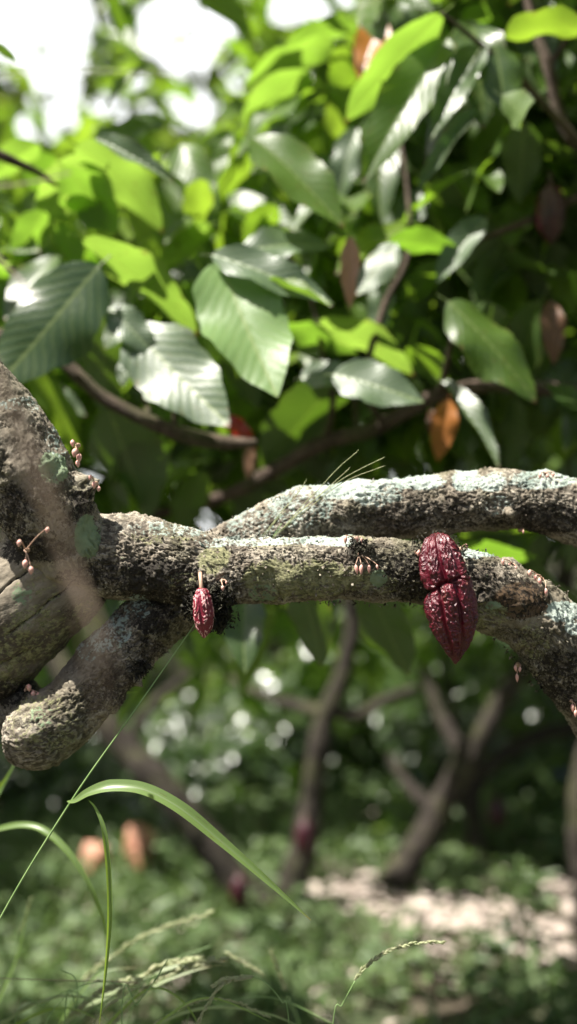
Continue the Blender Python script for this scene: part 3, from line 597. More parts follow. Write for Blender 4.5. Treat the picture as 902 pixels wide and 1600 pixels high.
seed_grass('straight reddish dry stalk lying level across the bottom left', -160, 1.7, [(-120, 1530), (-40, 1528), (60, 1531), (150, 1533)], [[(150, 1533), (180, 1534), (215, 1536)]], mk='straw', L=.004, w=.0007)
seed_grass('faint green grass blade rising at far left bottom', -20, 2.1, [(0, 1600), (10, 1530), (30, 1460), (48, 1405)], [[(30, 1460), (40, 1430), (48, 1405)]], L=.006, w=.0009)
for lab, d, rows, wd, mk in [('widest pale sunlit grass blade arching right over the bottom left tangle', 1.85, [(40, 1680), (90, 1610), (150, 1565), (220, 1528), (290, 1507), (354, 1500)], .0105, 'pblade'),
        ('second pale grass blade just under the widest one', 1.8, [(110, 1680), (170, 1600), (235, 1545), (300, 1518), (345, 1508)], .008, 'pblade'),
        ('pale grass blade curving low at the bottom left corner', 1.75, [(-20, 1650), (20, 1590), (90, 1558), (150, 1560), (210, 1548)], .006, 'pblade'),
        ('green grass blade rising left of the hanging blade', 1.9, [(60, 1680), (95, 1600), (120, 1560), (160, 1520), (215, 1512)], .005, 'blade'),
        ('thin pale grass blade sweeping right along the bottom edge', 1.7, [(180, 1660), (250, 1600), (330, 1575), (420, 1585), (500, 1620)], .005, 'pblade'),
        ('blurred green grass blade at the far left above the tangle', 2.0, [(-40, 1640), (0, 1560), (28, 1490), (46, 1410)], .006, 'blade')]:
    g = thing('grass_plant', [P(rows[0][0], 0, d)[0], CY+d, 0], lab, 'grass', 'grass plants')
    gp = ground_pt(0, 0, d); x0, y0 = rows[0]
    blade([(x0-60, gp, d), (x0-30, (gp+y0)/2, d)]+[(x, y, d) for x, y in rows], 'blade', mk, g, wd, n=110, up=(0, -.6, .8), fold=.15, tap=.16)
# extra loose curved stems low left
for k, (rx, d, pts) in enumerate([(30, 1.72, [(20, 1640), (70, 1570), (115, 1550), (165, 1590), (185, 1640)]), (210, 1.6, [(190, 1620), (215, 1570), (240, 1535), (262, 1500)]), (90, 1.66, [(100, 1620), (120, 1575), (118, 1530), (95, 1515)]), (300, 1.75, [(290, 1630), (350, 1570), (430, 1560), (520, 1600)])]):
    lab = ['thin grass stem looping over at the bottom left edge', 'thin straight grass stem rising through the pale plume', 'short hooked grass stem left of the pale plume', 'thin grass stem sweeping low under the bent seed head'][k]
    g = thing('grass_plant', [P(rx, 0, d)[0], CY+d, 0], lab, 'grass', 'grass plants')
    stem([(rx, ground_pt(0, 0, d), d, .0012)]+[(x, y, d, .0008) for x, y in pts], 'stem', 'stem', g)
# seed heads leaning on the upper limb
gT = thing('grass_plant', [P(250, 0, 1.6)[0], CY+1.6, 0], 'thin green grass spikes leaning over the pale upper limb at centre', 'grass', 'grass plants')
stem([(-60, ground_pt(0, 0, 1.72), 1.72, .001), (-40, 1300, 1.71, .001), (60, 1150, 1.68, .001), (150, 1065, 1.67, .001), (240, 975, 1.67, .0009), (330, 890, 1.66, .0008), (400, 850, 1.60, .0007), (425, 840, 1.575, .0006), (440, 818, 1.57, .0006)], 'stem', 'stem', gT)
for hd in ([(436, 832, 1.575), (470, 793, 1.565), (500, 762, 1.56), (530, 730, 1.56), (558, 706, 1.56)], [(432, 836, 1.57), (475, 795, 1.56), (515, 760, 1.555), (545, 733, 1.555)], [(428, 838, 1.57), (480, 790, 1.56), (530, 752, 1.55), (565, 732, 1.55), (598, 716, 1.55)],
           [(428, 840, 1.57), (490, 788, 1.56), (540, 752, 1.55), (598, 729, 1.55)], [(410, 838, 1.575), (440, 800, 1.57), (462, 775, 1.57), (478, 752, 1.57)], [(415, 836, 1.575), (430, 815, 1.57), (445, 800, 1.57)]):
    seed_head(hd, gT, 46, .0035, .00042, spread=.16, sr=.0004)
# dry blades near the lens, left
def near_grass(label, rows, w, d0, mk='straw', rootx=None):
    g = thing('grass_plant', [P(rows[-1][0], 0, rows[-1][2])[0], CY+rows[-1][2], 0], label, 'grass', 'grass plants')
    blade(rows, 'blade', mk, g, w, n=60, up=(.2, -1, .1), fold=.1); return g
near_grass('out of focus dry brown blade slanting across the left limb, close to the lens', [(-90, 420, .66), (0, 610, .65), (60, 760, .65), (110, 880, .65), (160, 1000, .64), (190, 1090, .64)], .0042, .65)
near_grass('fainter out of focus dry blade beside the brown one at the left edge', [(-40, 560, .55), (20, 650, .56), (70, 760, .57), (100, 860, .58), (130, 960, .58), (175, 1190, .6)], .0034, .58)
near_grass('thin pale stalk crossing the bright sky near level at top left', [(-60, 130, 1.0), (60, 112, 1.0), (180, 110, 1.0), (320, 122, 1.0)], .0022, 1.0, 'seed')
near_grass('short dry brown stalk slanting down at the left edge above the limb', [(-60, 350, 1.05), (-10, 395, 1.05), (25, 430, 1.05), (65, 472, 1.05)], .0040, 1.0)
near_grass('thin pale stalk at the left edge below the level one', [(-60, 290, 1.05), (20, 288, 1.05), (110, 270, 1.05), (60, 268, 1.05)], .002, 1.0, 'straw')

# ------------------------------------------------------------------ tree at the right behind (carries the long thin branch)
def wood(name, pts, parent, mk='twig', seg=12):
    def f(V, nr, s, th, r): return (fbm(V*14, 3)*.16*r+fbm(V*60, 2)*.06*r), {}
    V, Fc, A = tube(pts, seg=seg, n=max(24, len(pts)*12), disp=f); return obj(name, mesh_np(name, V, Fc), M[mk], parent)
tB = thing('cocoa_tree', (1.75, 1.0, 0), 'leafy cocoa tree behind at right, its long thin branch curving left above the lichened limb', 'tree', 'cocoa trees behind')
wood('trunk', [[1.75, 1.0, 0, .09], [1.68, 1.0, .7, .075], [1.45, .98, 1.3, .065], [1.3, 1.0, 1.9, .055], [1.25, 1.1, 2.7, .04], [1.3, 1.15, 3.3, .025]], tB, 'bark2', 20)
wood('branch', [[1.50, .98, 1.2, .035]]+px_path([(1250, 640, 2.35, 20), (1050, 615, 2.3, 15), (902, 610, 2.3, 12), (830, 606, 2.3, 12), (760, 603, 2.3, 11), (690, 615, 2.3, 11), (640, 640, 2.3, 12), (580, 672, 2.32, 12), (510, 690, 2.35, 13), (450, 722, 2.38, 12), (380, 762, 2.4, 11), (300, 792, 2.45, 9), (220, 806, 2.5, 7), (120, 815, 2.5, 4)]), tB)
wood('branch', [[1.3, 1.0, 1.9, .03]]+px_path([(1050, 330, 2.35, 14), (930, 250, 2.3, 12), (880, 195, 2.3, 10), (858, 110, 2.3, 9), (830, 20, 2.32, 7), (800, -120, 2.4, 5)]), tB)
wood('branch', px_path([(1000, 290, 2.35, 9), (900, 310, 2.35, 8), (850, 335, 2.33, 7), (800, 355, 2.3, 6), (740, 378, 2.3, 4)]), tB)
wood('branch', px_path([(856, 105, 2.3, 6), (880, 70, 2.3, 4), (900, 30, 2.3, 3)]), tB)
wood('branch', px_path([(690, 615, 2.3, 7), (700, 560, 2.2, 5), (715, 500, 2.1, 4)]), tB)
wood('branch', px_path([(510, 690, 2.35, 6), (520, 620, 2.3, 5), (505, 560, 2.3, 4), (490, 480, 2.3, 3), (450, 400, 2.25, 3), (360, 390, 2.18, 2.5)]), tB)
wood('branch', px_path([(930, 250, 2.3, 7), (820, 130, 2.2, 5), (740, 60, 2.15, 4), (690, 20, 2.1, 3)]), tB)
wood('branch', px_path([(600, 665, 2.3, 6), (570, 600, 2.25, 5), (600, 480, 2.25, 5), (640, 380, 2.3, 4), (620, 200, 2.4, 3), (560, 100, 2.4, 3)]), tB)
wood('branch', px_path([(560, 680, 2.33, 5), (555, 640, 2.33, 4), (556, 590, 2.3, 3)]), tB)
HB = [  # bx,by,tx,ty,w,d,phi,mat,dd,k,label
    (345, 405, 428, 622, 140, 1.99, 34, 'pale', 0, 6, 'pale green leaf hanging face on at centre'),
    (330, 398, 520, 450, 70, 1.97, 62, 'gloss', .05, 0, None), (410, 440, 522, 460, 26, 1.95, 75, 'bright', 0, 4, None), (375, 395, 520, 352, 75, 2.05, 58, 'gloss', .1, 1, None),
    (395, 215, 545, 325, 105, 2.1, 40, 'leaf', 0, 0, None), (690, 20, 537, 180, 84, 2.05, 118, 'bright', 0, 2, None), (700, 60, 568, 258, 92, 2.1, 25, 'leaf', 0, 0, None),
    (755, 70, 672, 195, 64, 2.1, 35, 'dark', 0, 4, None), (775, 70, 790, 168, 74, 2.1, 20, 'dark', 0, 2, None), (745, 170, 645, 292, 34, 2.05, 30, 'gloss', 0, 4, None),
    (730, 10, 800, 100, 70, 2.3, 130, 'bright', 0, 2, None), (880, 50, 905, 130, 60, 2.5, 120, 'bright', 0, 2, None), (820, 190, 808, 310, 70, 2.2, 102, 'dark', 0, 0, None),
    (700, 470, 850, 608, 92, 2.02, 30, 'leaf', .02, 5, None), (520, 585, 660, 612, 82, 2.05, 52, 'gloss', -.05, 0, 'white shining leaf reflecting the sky'),
    (470, 590, 560, 575, 60, 2.1, 60, 'gloss', 0, 0, None), (500, 500, 645, 560, 78, 2.12, 115, 'bright', 0, 0, None), (440, 505, 560, 530, 50, 2.2, 120, 'bright', 0, 5, None), (640, 540, 700, 600, 60, 2.2, 110, 'leaf', 0, 0, None),
    (690, 595, 790, 712, 44, 2.1, 75, 'dark', 0, 4, None), (620, 380, 556, 458, 60, 2.05, 45, 'gloss', 0, 2, None), (547, 370, 549, 478, 34, 2.06, 10, 'pink', 0, 0, 'pinkish dry leaf hanging straight down'),
    (610, 375, 720, 380, 62, 2.15, 120, 'bright', 0, 0, None), (760, 340, 676, 432, 58, 2.15, 42, 'gloss', 0, 4, None), (700, 410, 620, 470, 60, 2.3, 120, 'leaf', 0, 0, None),
    (520, 60, 385, 110, 70, 2.4, 115, 'bright', 0, 5, None), (480, 110, 380, 200, 90, 2.4, 118, 'bright', 0, 2, None), (560, 40, 440, 60, 60, 2.5, 115, 'bright', 0, 0, None), (600, 20, 560, 110, 55, 2.5, 60, 'orange', 0, 0, 'yellowing leaf near the top edge'),
    (590, 170, 600, 330, 70, 2.4, 35, 'dark', 0, 0, None), (560, 200, 520, 300, 60, 2.4, 50, 'gloss', 0, 1, None), (660, 300, 600, 370, 70, 2.35, 45, 'gloss', 0, 0, None), (640, 180, 700, 300, 60, 2.4, 100, 'leaf', 0, 0, None),
    (770, 150, 730, 290, 60, 2.35, 100, 'leaf', 0, 0, None), (540, 590, 395, 712, 130, 2.2, 103, 'dark', 0, 0, None), (500, 620, 430, 745, 90, 2.3, 100, 'dark', .05, 2, None),
    (702, 625, 686, 716, 46, 2.15, 15, 'orange', 0, 1, 'orange dying leaf curled under the thin branch'), (675, 640, 690, 690, 30, 2.17, 30, 'brown', 0, 3, None),
    (392, 695, 387, 748, 20, 2.2, 10, 'pink', 0, 2, 'small cream leaf hanging alone'), (860, 470, 872, 560, 44, 2.2, 20, 'brown', 0, 1, 'brown dead leaf at the right'), (800, 360, 835, 545, 110, 2.4, 104, 'dark', 0, 0, None), (870, 380, 850, 480, 80, 2.4, 104, 'dark', 0, 0, None),
    (640, 870, 840, 858, 110, 2.1, 122, 'bright', 0, 2, None), (470, 915, 505, 1025, 80, 2.0, 104, 'dark', 0, 0, None), (575, 915, 640, 1045, 92, 1.98, 106, 'dark', 0, 2, None), (380, 920, 385, 1040, 70, 2.1, 70, 'dark', 0, 0, None), (420, 930, 370, 1070, 60, 2.4, 110, 'bright', 0, 0, None),
    (720, 840, 905, 800, 70, 2.3, 110, 'leaf', 0, 0, None), (830, 640, 780, 740, 50, 2.5, 110, 'bright', 0, 0, None), (740, 640, 800, 720, 46, 2.5, 110, 'bright', 0, 0, None),
    (850, 260, 900, 300, 50, 2.6, 120, 'bright', 0, 0, None), (900, 560, 850, 640, 60, 2.4, 60, 'gloss', 0, 0, None), (780, 520, 800, 580, 30, 2.3, 40, 'gloss', 0, 0, None), (560, 80, 640, 150, 60, 2.6, 110, 'leaf', 0, 0, None),
    (660, 0, 600, 60, 60, 2.5, 110, 'leaf', 0, 0, None), (830, 0, 860, 90, 70, 2.5, 110, 'dark', 0, 0, None), (600, 440, 590, 520, 46, 2.3, 40, 'gloss', 0, 0, None), (660, 430, 640, 500, 60, 2.4, 115, 'leaf', 0, 0, None),
    (470, 350, 560, 300, 60, 2.5, 115, 'bright', 0, 0, None), (430, 320, 380, 380, 60, 2.3, 115, 'leaf', 0, 0, None), (430, 700, 470, 790, 60, 2.6, 100, 'leaf', 0, 0, None), (540, 640, 590, 720, 60, 2.5, 90, 'dark', 0, 0, None),
    (590, 720, 660, 740, 50, 2.6, 110, 'leaf', 0, 0, None), (460, 480, 510, 600, 70, 2.5, 110, 'leaf', 0, 0, None)]
for b in HB: hero(tB, *b[:8], dd=b[8], k=b[9], label=b[10])
tC = thing('cocoa_tree', (-1.7, 1.0, 0), 'leafy cocoa tree behind at left, its dark twig ending by a red leaf', 'tree', 'cocoa trees behind')
wood('trunk', [[-1.7, 1.0, 0, .08], [-1.6, .95, .8, .07], [-1.35, .9, 1.5, .055], [-1.25, .9, 2.2, .045], [-1.3, 1.0, 3.0, .025]], tC, 'bark2', 20)
wood('branch', [[-1.35, .9, 1.45, .03]]+px_path([(-300, 520, 2.2, 18), (-60, 520, 2.15, 14), (60, 540, 2.12, 12), (110, 575, 2.1, 11), (160, 620, 2.1, 11), (220, 652, 2.1, 11), (280, 678, 2.1, 13), (340, 690, 2.1, 12), (400, 692, 2.1, 7)]), tC)
wood('branch', px_path([(232, 655, 2.14, 5), (228, 610, 2.2, 4), (234, 560, 2.22, 4), (222, 508, 2.2, 4), (200, 490, 2.16, 3)]), tC)
wood('branch', px_path([(275, 675, 2.1, 4), (272, 640, 2.1, 4), (268, 600, 2.1, 3)]), tC)
wood('branch', [[-1.25, .9, 2.1, .025]]+px_path([(-250, 250, 2.2, 14), (-60, 230, 2.15, 10), (40, 260, 2.2, 6), (90, 290, 2.25, 4)]), tC)
HC = [
    (205, 508, 356, 670, 124, 2.0, 42, 'gloss', 0, 6, 'blue grey ribbed leaf shining at centre left'), (130, 372, 315, 492, 96, 2.0, 112, 'bright', 0, 0, 'bright yellow green backlit leaf'), (155, 415, -10, 600, 145, 1.98, 12, 'dark', 0, 2, None),
    (160, 475, 165, 640, 92, 2.1, 102, 'dark', 0, 0, None), (120, 225, 262, 325, 100, 2.1, 120, 'bright', 0, 1, None), (150, 240, 60, 340, 90, 2.15, 118, 'bright', 0, 2, None), (100, 260, 190, 350, 90, 2.1, 122, 'bright', 0, 5, None), (60, 225, -30, 270, 60, 2.2, 118, 'bright', 0, 0, None),
    (150, 215, 265, 268, 40, 2.05, 62, 'gloss', 0, 4, None), (40, 230, 110, 340, 80, 2.3, 115, 'bright', 0, 0, None), (330, 350, 240, 412, 56, 2.3, 115, 'bright', 0, 0, None), (70, 330, 20, 400, 60, 2.2, 118, 'bright', 0, 0, None), (90, 350, 130, 420, 46, 2.2, 118, 'bright', 0, 0, None),
    (10, 330, 60, 450, 70, 2.3, 100, 'leaf', 0, 0, None), (0, 400, -60, 480, 80, 2.3, 110, 'bright', 0, 0, None), (90, 400, 0, 480, 70, 2.2, 60, 'dark', 0, 0, None), (200, 500, 160, 540, 50, 2.05, 50, 'gloss', 0, 0, None), (170, 480, 240, 540, 60, 2.0, 60, 'gloss', 0, 1, None),
    (170, 640, 235, 800, 135, 2.15, 102, 'dark', 0, 0, None), (250, 680, 180, 790, 100, 2.2, 104, 'dark', 0, 2, None), (350, 650, 402, 694, 34, 2.12, 40, 'red', 0, 0, 'red leaf at the tip of the dark twig'), (60, 600, 130, 640, 40, 2.3, 60, 'gloss', 0, 0, None),
    (110, 570, 60, 660, 60, 2.4, 110, 'bright', 0, 0, None), (350, 600, 420, 560, 60, 2.4, 120, 'bright', 0, 0, None), (270, 560, 250, 660, 60, 2.3, 118, 'bright', 0, 0, None), (340, 640, 300, 700, 50, 2.4, 118, 'bright', 0, 0, None),
    (200, 560, 190, 600, 30, 2.1, 55, 'gloss', 0, 0, None), (0, 640, 60, 720, 60, 2.4, 100, 'leaf', 0, 0, None), (170, 345, 100, 300, 60, 2.2, 118, 'bright', 0, 2, None), (240, 420, 190, 470, 50, 2.1, 90, 'dark', 0, 0, None), (320, 500, 410, 620, 90, 2.25, 102, 'dark', 0, 0, None),
    (20, 700, -30, 830, 80, 2.3, 100, 'bright', 0, 0, None), (330, 700, 250, 760, 60, 2.5, 110, 'leaf', 0, 0, None), (440, 640, 370, 640, 50, 2.5, 60, 'gloss', 0, 0, None), (290, 440, 350, 520, 50, 2.3, 118, 'bright', 0, 0, None),
    (-20, 70, 28, 90, 26, 2.0, 112, 'dark', 0, 4, None)]
for b in HC: hero(tC, *b[:8], dd=b[8], k=b[9], label=b[10])

# fill foliage of those two trees (one mesh each, behind and above the single leaves)
def pbox(n, x0, x1, y0, y1, d0, d1):
    d = rng.uniform(d0, d1, n); x = rng.uniform(x0, x1, n); y = rng.uniform(y0, y1, n)
    return np.stack([(x-451)/F*d, CY+d, H-(y-800)/F*d], 1)
MID = [leaf_geo(14, 7, d, f, w, s, 0) for d, f, w, s in [(.4, .6, 1.2, 1), (.8, .4, 1.5, 2), (.1, .7, 1.2, 3), (.5, .2, 1.6, 4)]]
def fill(name, parent, cent, per, spread, L, Ls, mk, base=MID, gaps=True, down=.35, lit=.96, wr=.42, extra=0, clear=1.95, nb=None):
    pos, ax, nr, l = cluster_leaves(cent, per, spread, L, Ls, down)
    if nb is not None: nr = nr*.6+np.array(nb)
    k = keep(pos, gaps, lit, extra, clear) & keep(pos+ax*(l*.55)[:, None], gaps, lit, extra, clear)
    if gaps: k &= keep(pos+ax*(l*.95)[:, None], True, 0, extra, 0)
    if gaps: k |= (rng.random(len(pos)) < .045) & keep(pos, False, lit, 0, clear)
    return leafcloud(name, pos[k], ax[k], nr[k], l[k], wr, mk, parent, base)
fill('foliage', tB, pbox(70, 430, 1250, -300, 640, 2.35, 3.1), 7, .12, .19, .04, 'leaf', down=.7)
fill('foliage', tB, pbox(20, 350, 900, 60, 800, 2.5, 3.2), 6, .12, .18, .04, 'bright', down=.7)
fill('foliage', tB, pbox(26, 560, 1000, -100, 800, 2.35, 2.9), 6, .12, .20, .04, 'dark', down=.8)
fill('foliage', tB, pbox(34, 620, 1250, -250, 560, 2.5, 3.0), 7, .12, .20, .04, 'dark')
fill('foliage', tB, pbox(26, 230, 780, 240, 780, 2.5, 3.0), 5, .12, .19, .05, 'leaf', down=.8)
fill('foliage', tC, pbox(46, -350, 420, 230, 780, 2.3, 3.1), 6, .12, .18, .04, 'leaf', down=.7)
fill('foliage', tC, pbox(16, -300, 330, 240, 760, 2.3, 3.1), 6, .12, .18, .04, 'bright')
fill('foliage', tC, pbox(18, 100, 420, 420, 820, 2.6, 3.2), 6, .12, .19, .04, 'dark')
# upper crowns, mostly above the frame: the shade
def cyl(n, c, r, z0, z1):
    a = rng.uniform(0, 6.28, n); q = r*np.sqrt(rng.random(n)); return np.stack([c[0]+q*np.cos(a), c[1]+q*np.sin(a), rng.uniform(z0, z1, n)], 1)
fill('foliage', tB, cyl(60, (1.2, 1.4), 1.3, 2.5, 3.6), 8, .15, .22, .04, 'leaf', LOW)
fill('foliage', tC, cyl(50, (-1.5, 1.2), 1.1, 2.5, 3.4), 8, .15, .22, .04, 'leaf', LOW)
fill('foliage', tree, cyl(22, (.95, -.05), .5, 2.3, 3.0), 7, .14, .21, .04, 'leaf', LOW)

# ------------------------------------------------------------------ trees further back
def far_tree(label, base_px, rows, crown, extra_wood=(), mk='leaf', per=7, L=.2, group='cocoa trees behind', wr=.42, bm='bark2', per_mk=None, gaps=True):
    x, d = base_px; b = np.array([(x-451)/F*d, CY+d, 0])
    t = thing('cocoa_tree', b, label, 'tree', group)
    wood('trunk', [list(b)+[R(rows[0][3], d)*1.25]]+px_path(rows), t, bm, 16)
    for w in extra_wood: wood('branch', px_path(w) if len(w[0]) == 4 and w[0][2] > 3 else w, t, bm, 10)
    for n, box, m in crown: fill('foliage', t, pbox(n, *box), per, .18, L, L*.22, m, LOW, gaps, wr=wr)
    return t
far_tree('slim dark cocoa trunk rising crookedly behind the middle of the lichened limb', (455, 4.4), [(458, 1380, 4.4, 24), (478, 1310, 4.4, 22), (488, 1240, 4.4, 17), (498, 1170, 4.4, 18), (508, 1120, 4.4, 15), (528, 1075, 4.4, 15), (545, 1020, 4.4, 13), (552, 960, 4.4, 15), (540, 850, 4.4, 15), (560, 600, 4.5, 12), (600, 300, 4.5, 9)],
         [(60, (300, 760, 150, 850, 3.9, 5.2), 'leaf'), (24, (330, 640, 880, 1060, 4.6, 5.6), 'bright')], [[(510, 1115, 4.4, 12), (470, 1105, 4.45, 10), (420, 1090, 4.5, 8), (360, 1060, 4.6, 6)], [(515, 1110, 4.4, 11), (560, 1118, 4.4, 10), (600, 1095, 4.4, 9), (650, 1075, 4.4, 6)], [(560, 600, 4.5, 8), (420, 420, 4.6, 6), (330, 300, 4.7, 4)]])
far_tree('reddish cocoa trunk leaning right, behind the big crimson pod', (608, 4.6), [(640, 1345, 4.6, 23), (680, 1275, 4.6, 20), (728, 1190, 4.6, 20), (770, 1118, 4.6, 16), (815, 1050, 4.6, 17), (860, 960, 4.6, 18), (900, 800, 4.6, 14), (880, 500, 4.7, 10)],
         [(70, (640, 1150, 60, 850, 4.0, 5.4), 'dark'), (20, (640, 1100, 0, 700, 4.2, 5.4), 'leaf')], [[(730, 1190, 4.6, 14), (690, 1120, 4.7, 10), (660, 1040, 4.8, 8)], [(685, 1270, 4.6, 13), (640, 1230, 4.7, 9), (610, 1180, 4.8, 6)]])
far_tree('dark cocoa trunk leaning left under the arching grass blade', (410, 4.3), [(370, 1380, 4.3, 26), (310, 1300, 4.3, 25), (250, 1225, 4.3, 23), (195, 1165, 4.35, 22), (130, 1090, 4.4, 20), (60, 980, 4.5, 17), (0, 800, 4.6, 13), (-20, 500, 4.7, 9)],
         [(60, (-300, 330, 240, 860, 4.0, 5.4), 'leaf'), (12, (-200, 300, 200, 700, 4.4, 5.2), 'dark')], [[(195, 1165, 4.35, 10), (240, 1100, 4.4, 8), (300, 1050, 4.5, 5)]])
far_tree('thin forked cocoa tree at right edge of the clearing', (748, 5.0), [(745, 1320, 5.0, 15), (738, 1240, 5.0, 14), (760, 1200, 5.0, 13), (800, 1170, 5.0, 12), (850, 1145, 5.0, 12), (905, 1130, 5.0, 12), (1000, 1050, 5.0, 11), (1060, 800, 5.0, 9)],
         [(36, (760, 1200, 850, 1180, 4.8, 6.0), 'dark'), (40, (900, 1400, 100, 850, 4.2, 5.6), 'leaf')], [[(738, 1240, 5.0, 10), (720, 1180, 5.0, 9), (710, 1120, 5.1, 7), (690, 1000, 5.2, 5)]])
far_tree('grey cocoa trunk cut by the right edge of the picture', (935, 3.9), [(925, 1400, 3.9, 30), (915, 1300, 3.9, 28), (918, 1220, 3.9, 26), (935, 1140, 3.9, 24), (960, 1000, 3.9, 22), (980, 700, 3.9, 18)],
         [(30, (930, 1300, 0, 700, 3.5, 4.6), 'leaf')], [])
def shade_tree(parent_label, px, d, boxx, boxy, n, mk='leaf'):  # cocoa trees added, rooted off frame; their crowns overhead darken the clearing
    x = (px-451)/F*d; t = thing('cocoa_tree', (x, CY+d, 0), parent_label, 'tree', 'cocoa trees behind')
    wood('trunk', [[x, CY+d, 0, .08], [x+.05, CY+d, 1, .07], [x-.05, CY+d, 2, .055], [x, CY+d, 3.2, .03]], t, 'bark2', 14)
    c = np.stack([rng.uniform(*boxx, n), rng.uniform(*boxy, n), rng.uniform(2.7, 3.9, n)], 1)
    fill('foliage', t, c, 9, .2, .23, .05, mk, LOW, True, lit=.95)
shade_tree('spreading cocoa tree added to shade the clearing from the left', -420, 5.6, (-3.6, 0), (2.4, 7.4), 330)
shade_tree('spreading cocoa tree added to shade the clearing from the right', 1350, 5.6, (0, 3.6), (2.4, 7.4), 330)
# shrubs and further rows
def shrub(label, px, d, wpx, y0, n, mk, L=.12, group='shrubs under the trees', per=9, dep=.5, wr=.45):
    b = np.array([(px-451)/F*d, CY+d, 0]); t = thing('shrub', b, label, 'shrub', group)
    y1 = 800+H*F/d-10
    stv = []
    for k in range(5):
        a = rng.uniform(-.5, .5); stv.append(tube([list(b+[a*.15, 0, 0])+[.014], list(b+[a*R(wpx, d)*.4, rng.uniform(-.2, .2), R(y1-y0, d)*.5])+[.01], list(b+[a*R(wpx, d)*.8, rng.uniform(-.3, .3), R(y1-y0, d)*.9])+[.004]], seg=6, n=12))
    V, Fc, A = merge([(s[0], s[1]) for s in stv]); obj('stems', mesh_np('stems', V, Fc), M['bark2'], t)
    fill('foliage', t, pbox(n, px-wpx/2, px+wpx/2, y0, y1, d-dep, d+dep), per, .10, L, L*.25, mk, LOW, False, down=.5, lit=.8, wr=wr, clear=2.5, nb=(-.2, -.7, .3))
    return t
S_ = [('dense shrub with pale shining leaves left of the crooked slim trunk', 330, 6.3, 330, 1010, 110, 'bush', .15), ('dark shrub filling the gap between crooked and reddish trunks', 560, 6.6, 300, 1060, 80, 'bush', .13), ('bright young shrub just under the limb at centre', 430, 6.8, 260, 960, 50, 'bright', .16),
      ('dark shrub behind the thin forked tree', 800, 6.4, 330, 1080, 90, 'bush', .13), ('low dark shrub at left behind the leaning trunk', 90, 6.0, 330, 1100, 90, 'bush', .13), ('tall leafy shrub behind the big crimson pod', 700, 7.0, 260, 940, 70, 'leaf', .16),
      ('tall leafy shrub at far left under the limb', 60, 7.2, 300, 900, 60, 'leaf', .16), ('tall shrub rising at the far right edge', 960, 6.8, 300, 950, 70, 'bush', .15)]
for lab, px, d, w, y0, n, mk, L in S_: shrub(lab, px, d, w, y0, n, mk, L)
def back_tree(k, x, y, h, r, n, mk, lab, n2=0):
    t = thing('broadleaf_tree', (x, y, 0), lab, 'tree', 'trees of the far row')
    wood('trunk', [[x, y, 0, .14], [x+.1, y, h*.35, .11], [x-.05, y, h*.45, .08], [x, y, h*.56, .03]], t, 'bark2', 12)
    for q in range(4):
        a = q*1.6+k; wood('branch', [[x+.05, y, h*.4, .06], [x+r*.5*math.cos(a), y+r*.5*math.sin(a), h*.5, .04], [x+r*.8*math.cos(a), y+r*.8*math.sin(a), h*.56, .015]], t, 'bark2', 8)
    pc = rng.normal(size=(n, 3)); pc /= np.linalg.norm(pc, axis=1)[:, None]; pc = pc*(rng.random(n)**.45)[:, None]*np.array([r, r, h*.42])+np.array([x, y, h*.60])
    pc = pc[pc[:, 2] > .25]
    fill('foliage', t, pc, 10, .26, .26, .06, mk, LOW, True, down=.4, lit=.6, wr=.45, extra=3)
BT = [(-3.4, 7.6, 8.6, 1.7, 200, 'olive', 'tall pale tree at the far left against the sky'), (-1.45, 8.6, 8.4, 1.6, 230, 'olive', 'olive tree between the two bright sky gaps'), (-.1, 8.0, 8.2, 1.6, 230, 'olive', 'tree of the far row right of the larger sky gap'), (2.0, 8.4, 8.6, 1.6, 220, 'leaf', 'dense tree of the far row behind the right canopy'),
      (3.9, 8.0, 8, 1.6, 200, 'leaf', 'outermost dense tree of the far row at right'), (-3.2, 11.5, 8.8, 1.9, 220, 'leaf', 'bushy tree farther behind on the left'), (.9, 11.8, 9, 2.0, 240, 'olive', 'rounded tree farther behind at the middle'), (3.6, 12, 9, 2.0, 200, 'olive', 'rounded tree farther behind on the right'),
      (-5.6, 10.5, 6, 1.9, 120, 'leaf', 'outlying tree beyond the left edge of the clearing')]
for k, (x, y, h, r, n, mk, lab) in enumerate(BT): back_tree(k, x, y, h, r, n, mk, lab)
# hedge-like mass closing the view near the ground, far
wn_ = 260
pc = np.stack([rng.uniform(-9, 9, wn_*3), rng.uniform(11, 16, wn_*3), rng.uniform(.1, 4.0, wn_*3)], 1)
wd = fill('undergrowth', None, pc, 12, .35, .32, .08, 'dark', LOW, True, lit=.2)
tag(wd, 'dark undergrowth and leaves massed behind the last trees', 'undergrowth', None, 'stuff')

# pods on the trees behind
M['poddark'] = pod_mat('shade-darkened pod skin', (.030, .003, .008), (.055, .006, .014), (.05, .012, .018), (.06, .03, .02), .4)  # crimson skin darkened so the canopy's shade is in the colour
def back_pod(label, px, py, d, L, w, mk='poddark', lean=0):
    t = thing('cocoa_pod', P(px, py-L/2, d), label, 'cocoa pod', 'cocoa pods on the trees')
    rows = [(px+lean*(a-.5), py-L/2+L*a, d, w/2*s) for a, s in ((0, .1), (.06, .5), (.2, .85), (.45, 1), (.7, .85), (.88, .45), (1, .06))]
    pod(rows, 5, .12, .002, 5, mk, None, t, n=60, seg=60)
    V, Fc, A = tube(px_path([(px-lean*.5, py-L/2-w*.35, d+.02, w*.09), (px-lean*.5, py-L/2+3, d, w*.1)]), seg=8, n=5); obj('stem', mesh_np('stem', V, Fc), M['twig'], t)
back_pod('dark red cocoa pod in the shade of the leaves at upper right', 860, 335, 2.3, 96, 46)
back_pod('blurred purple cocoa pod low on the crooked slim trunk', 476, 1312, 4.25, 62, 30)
back_pod('blurred purple cocoa pod low on the trunk leaning left', 374, 1396, 4.15, 56, 28)
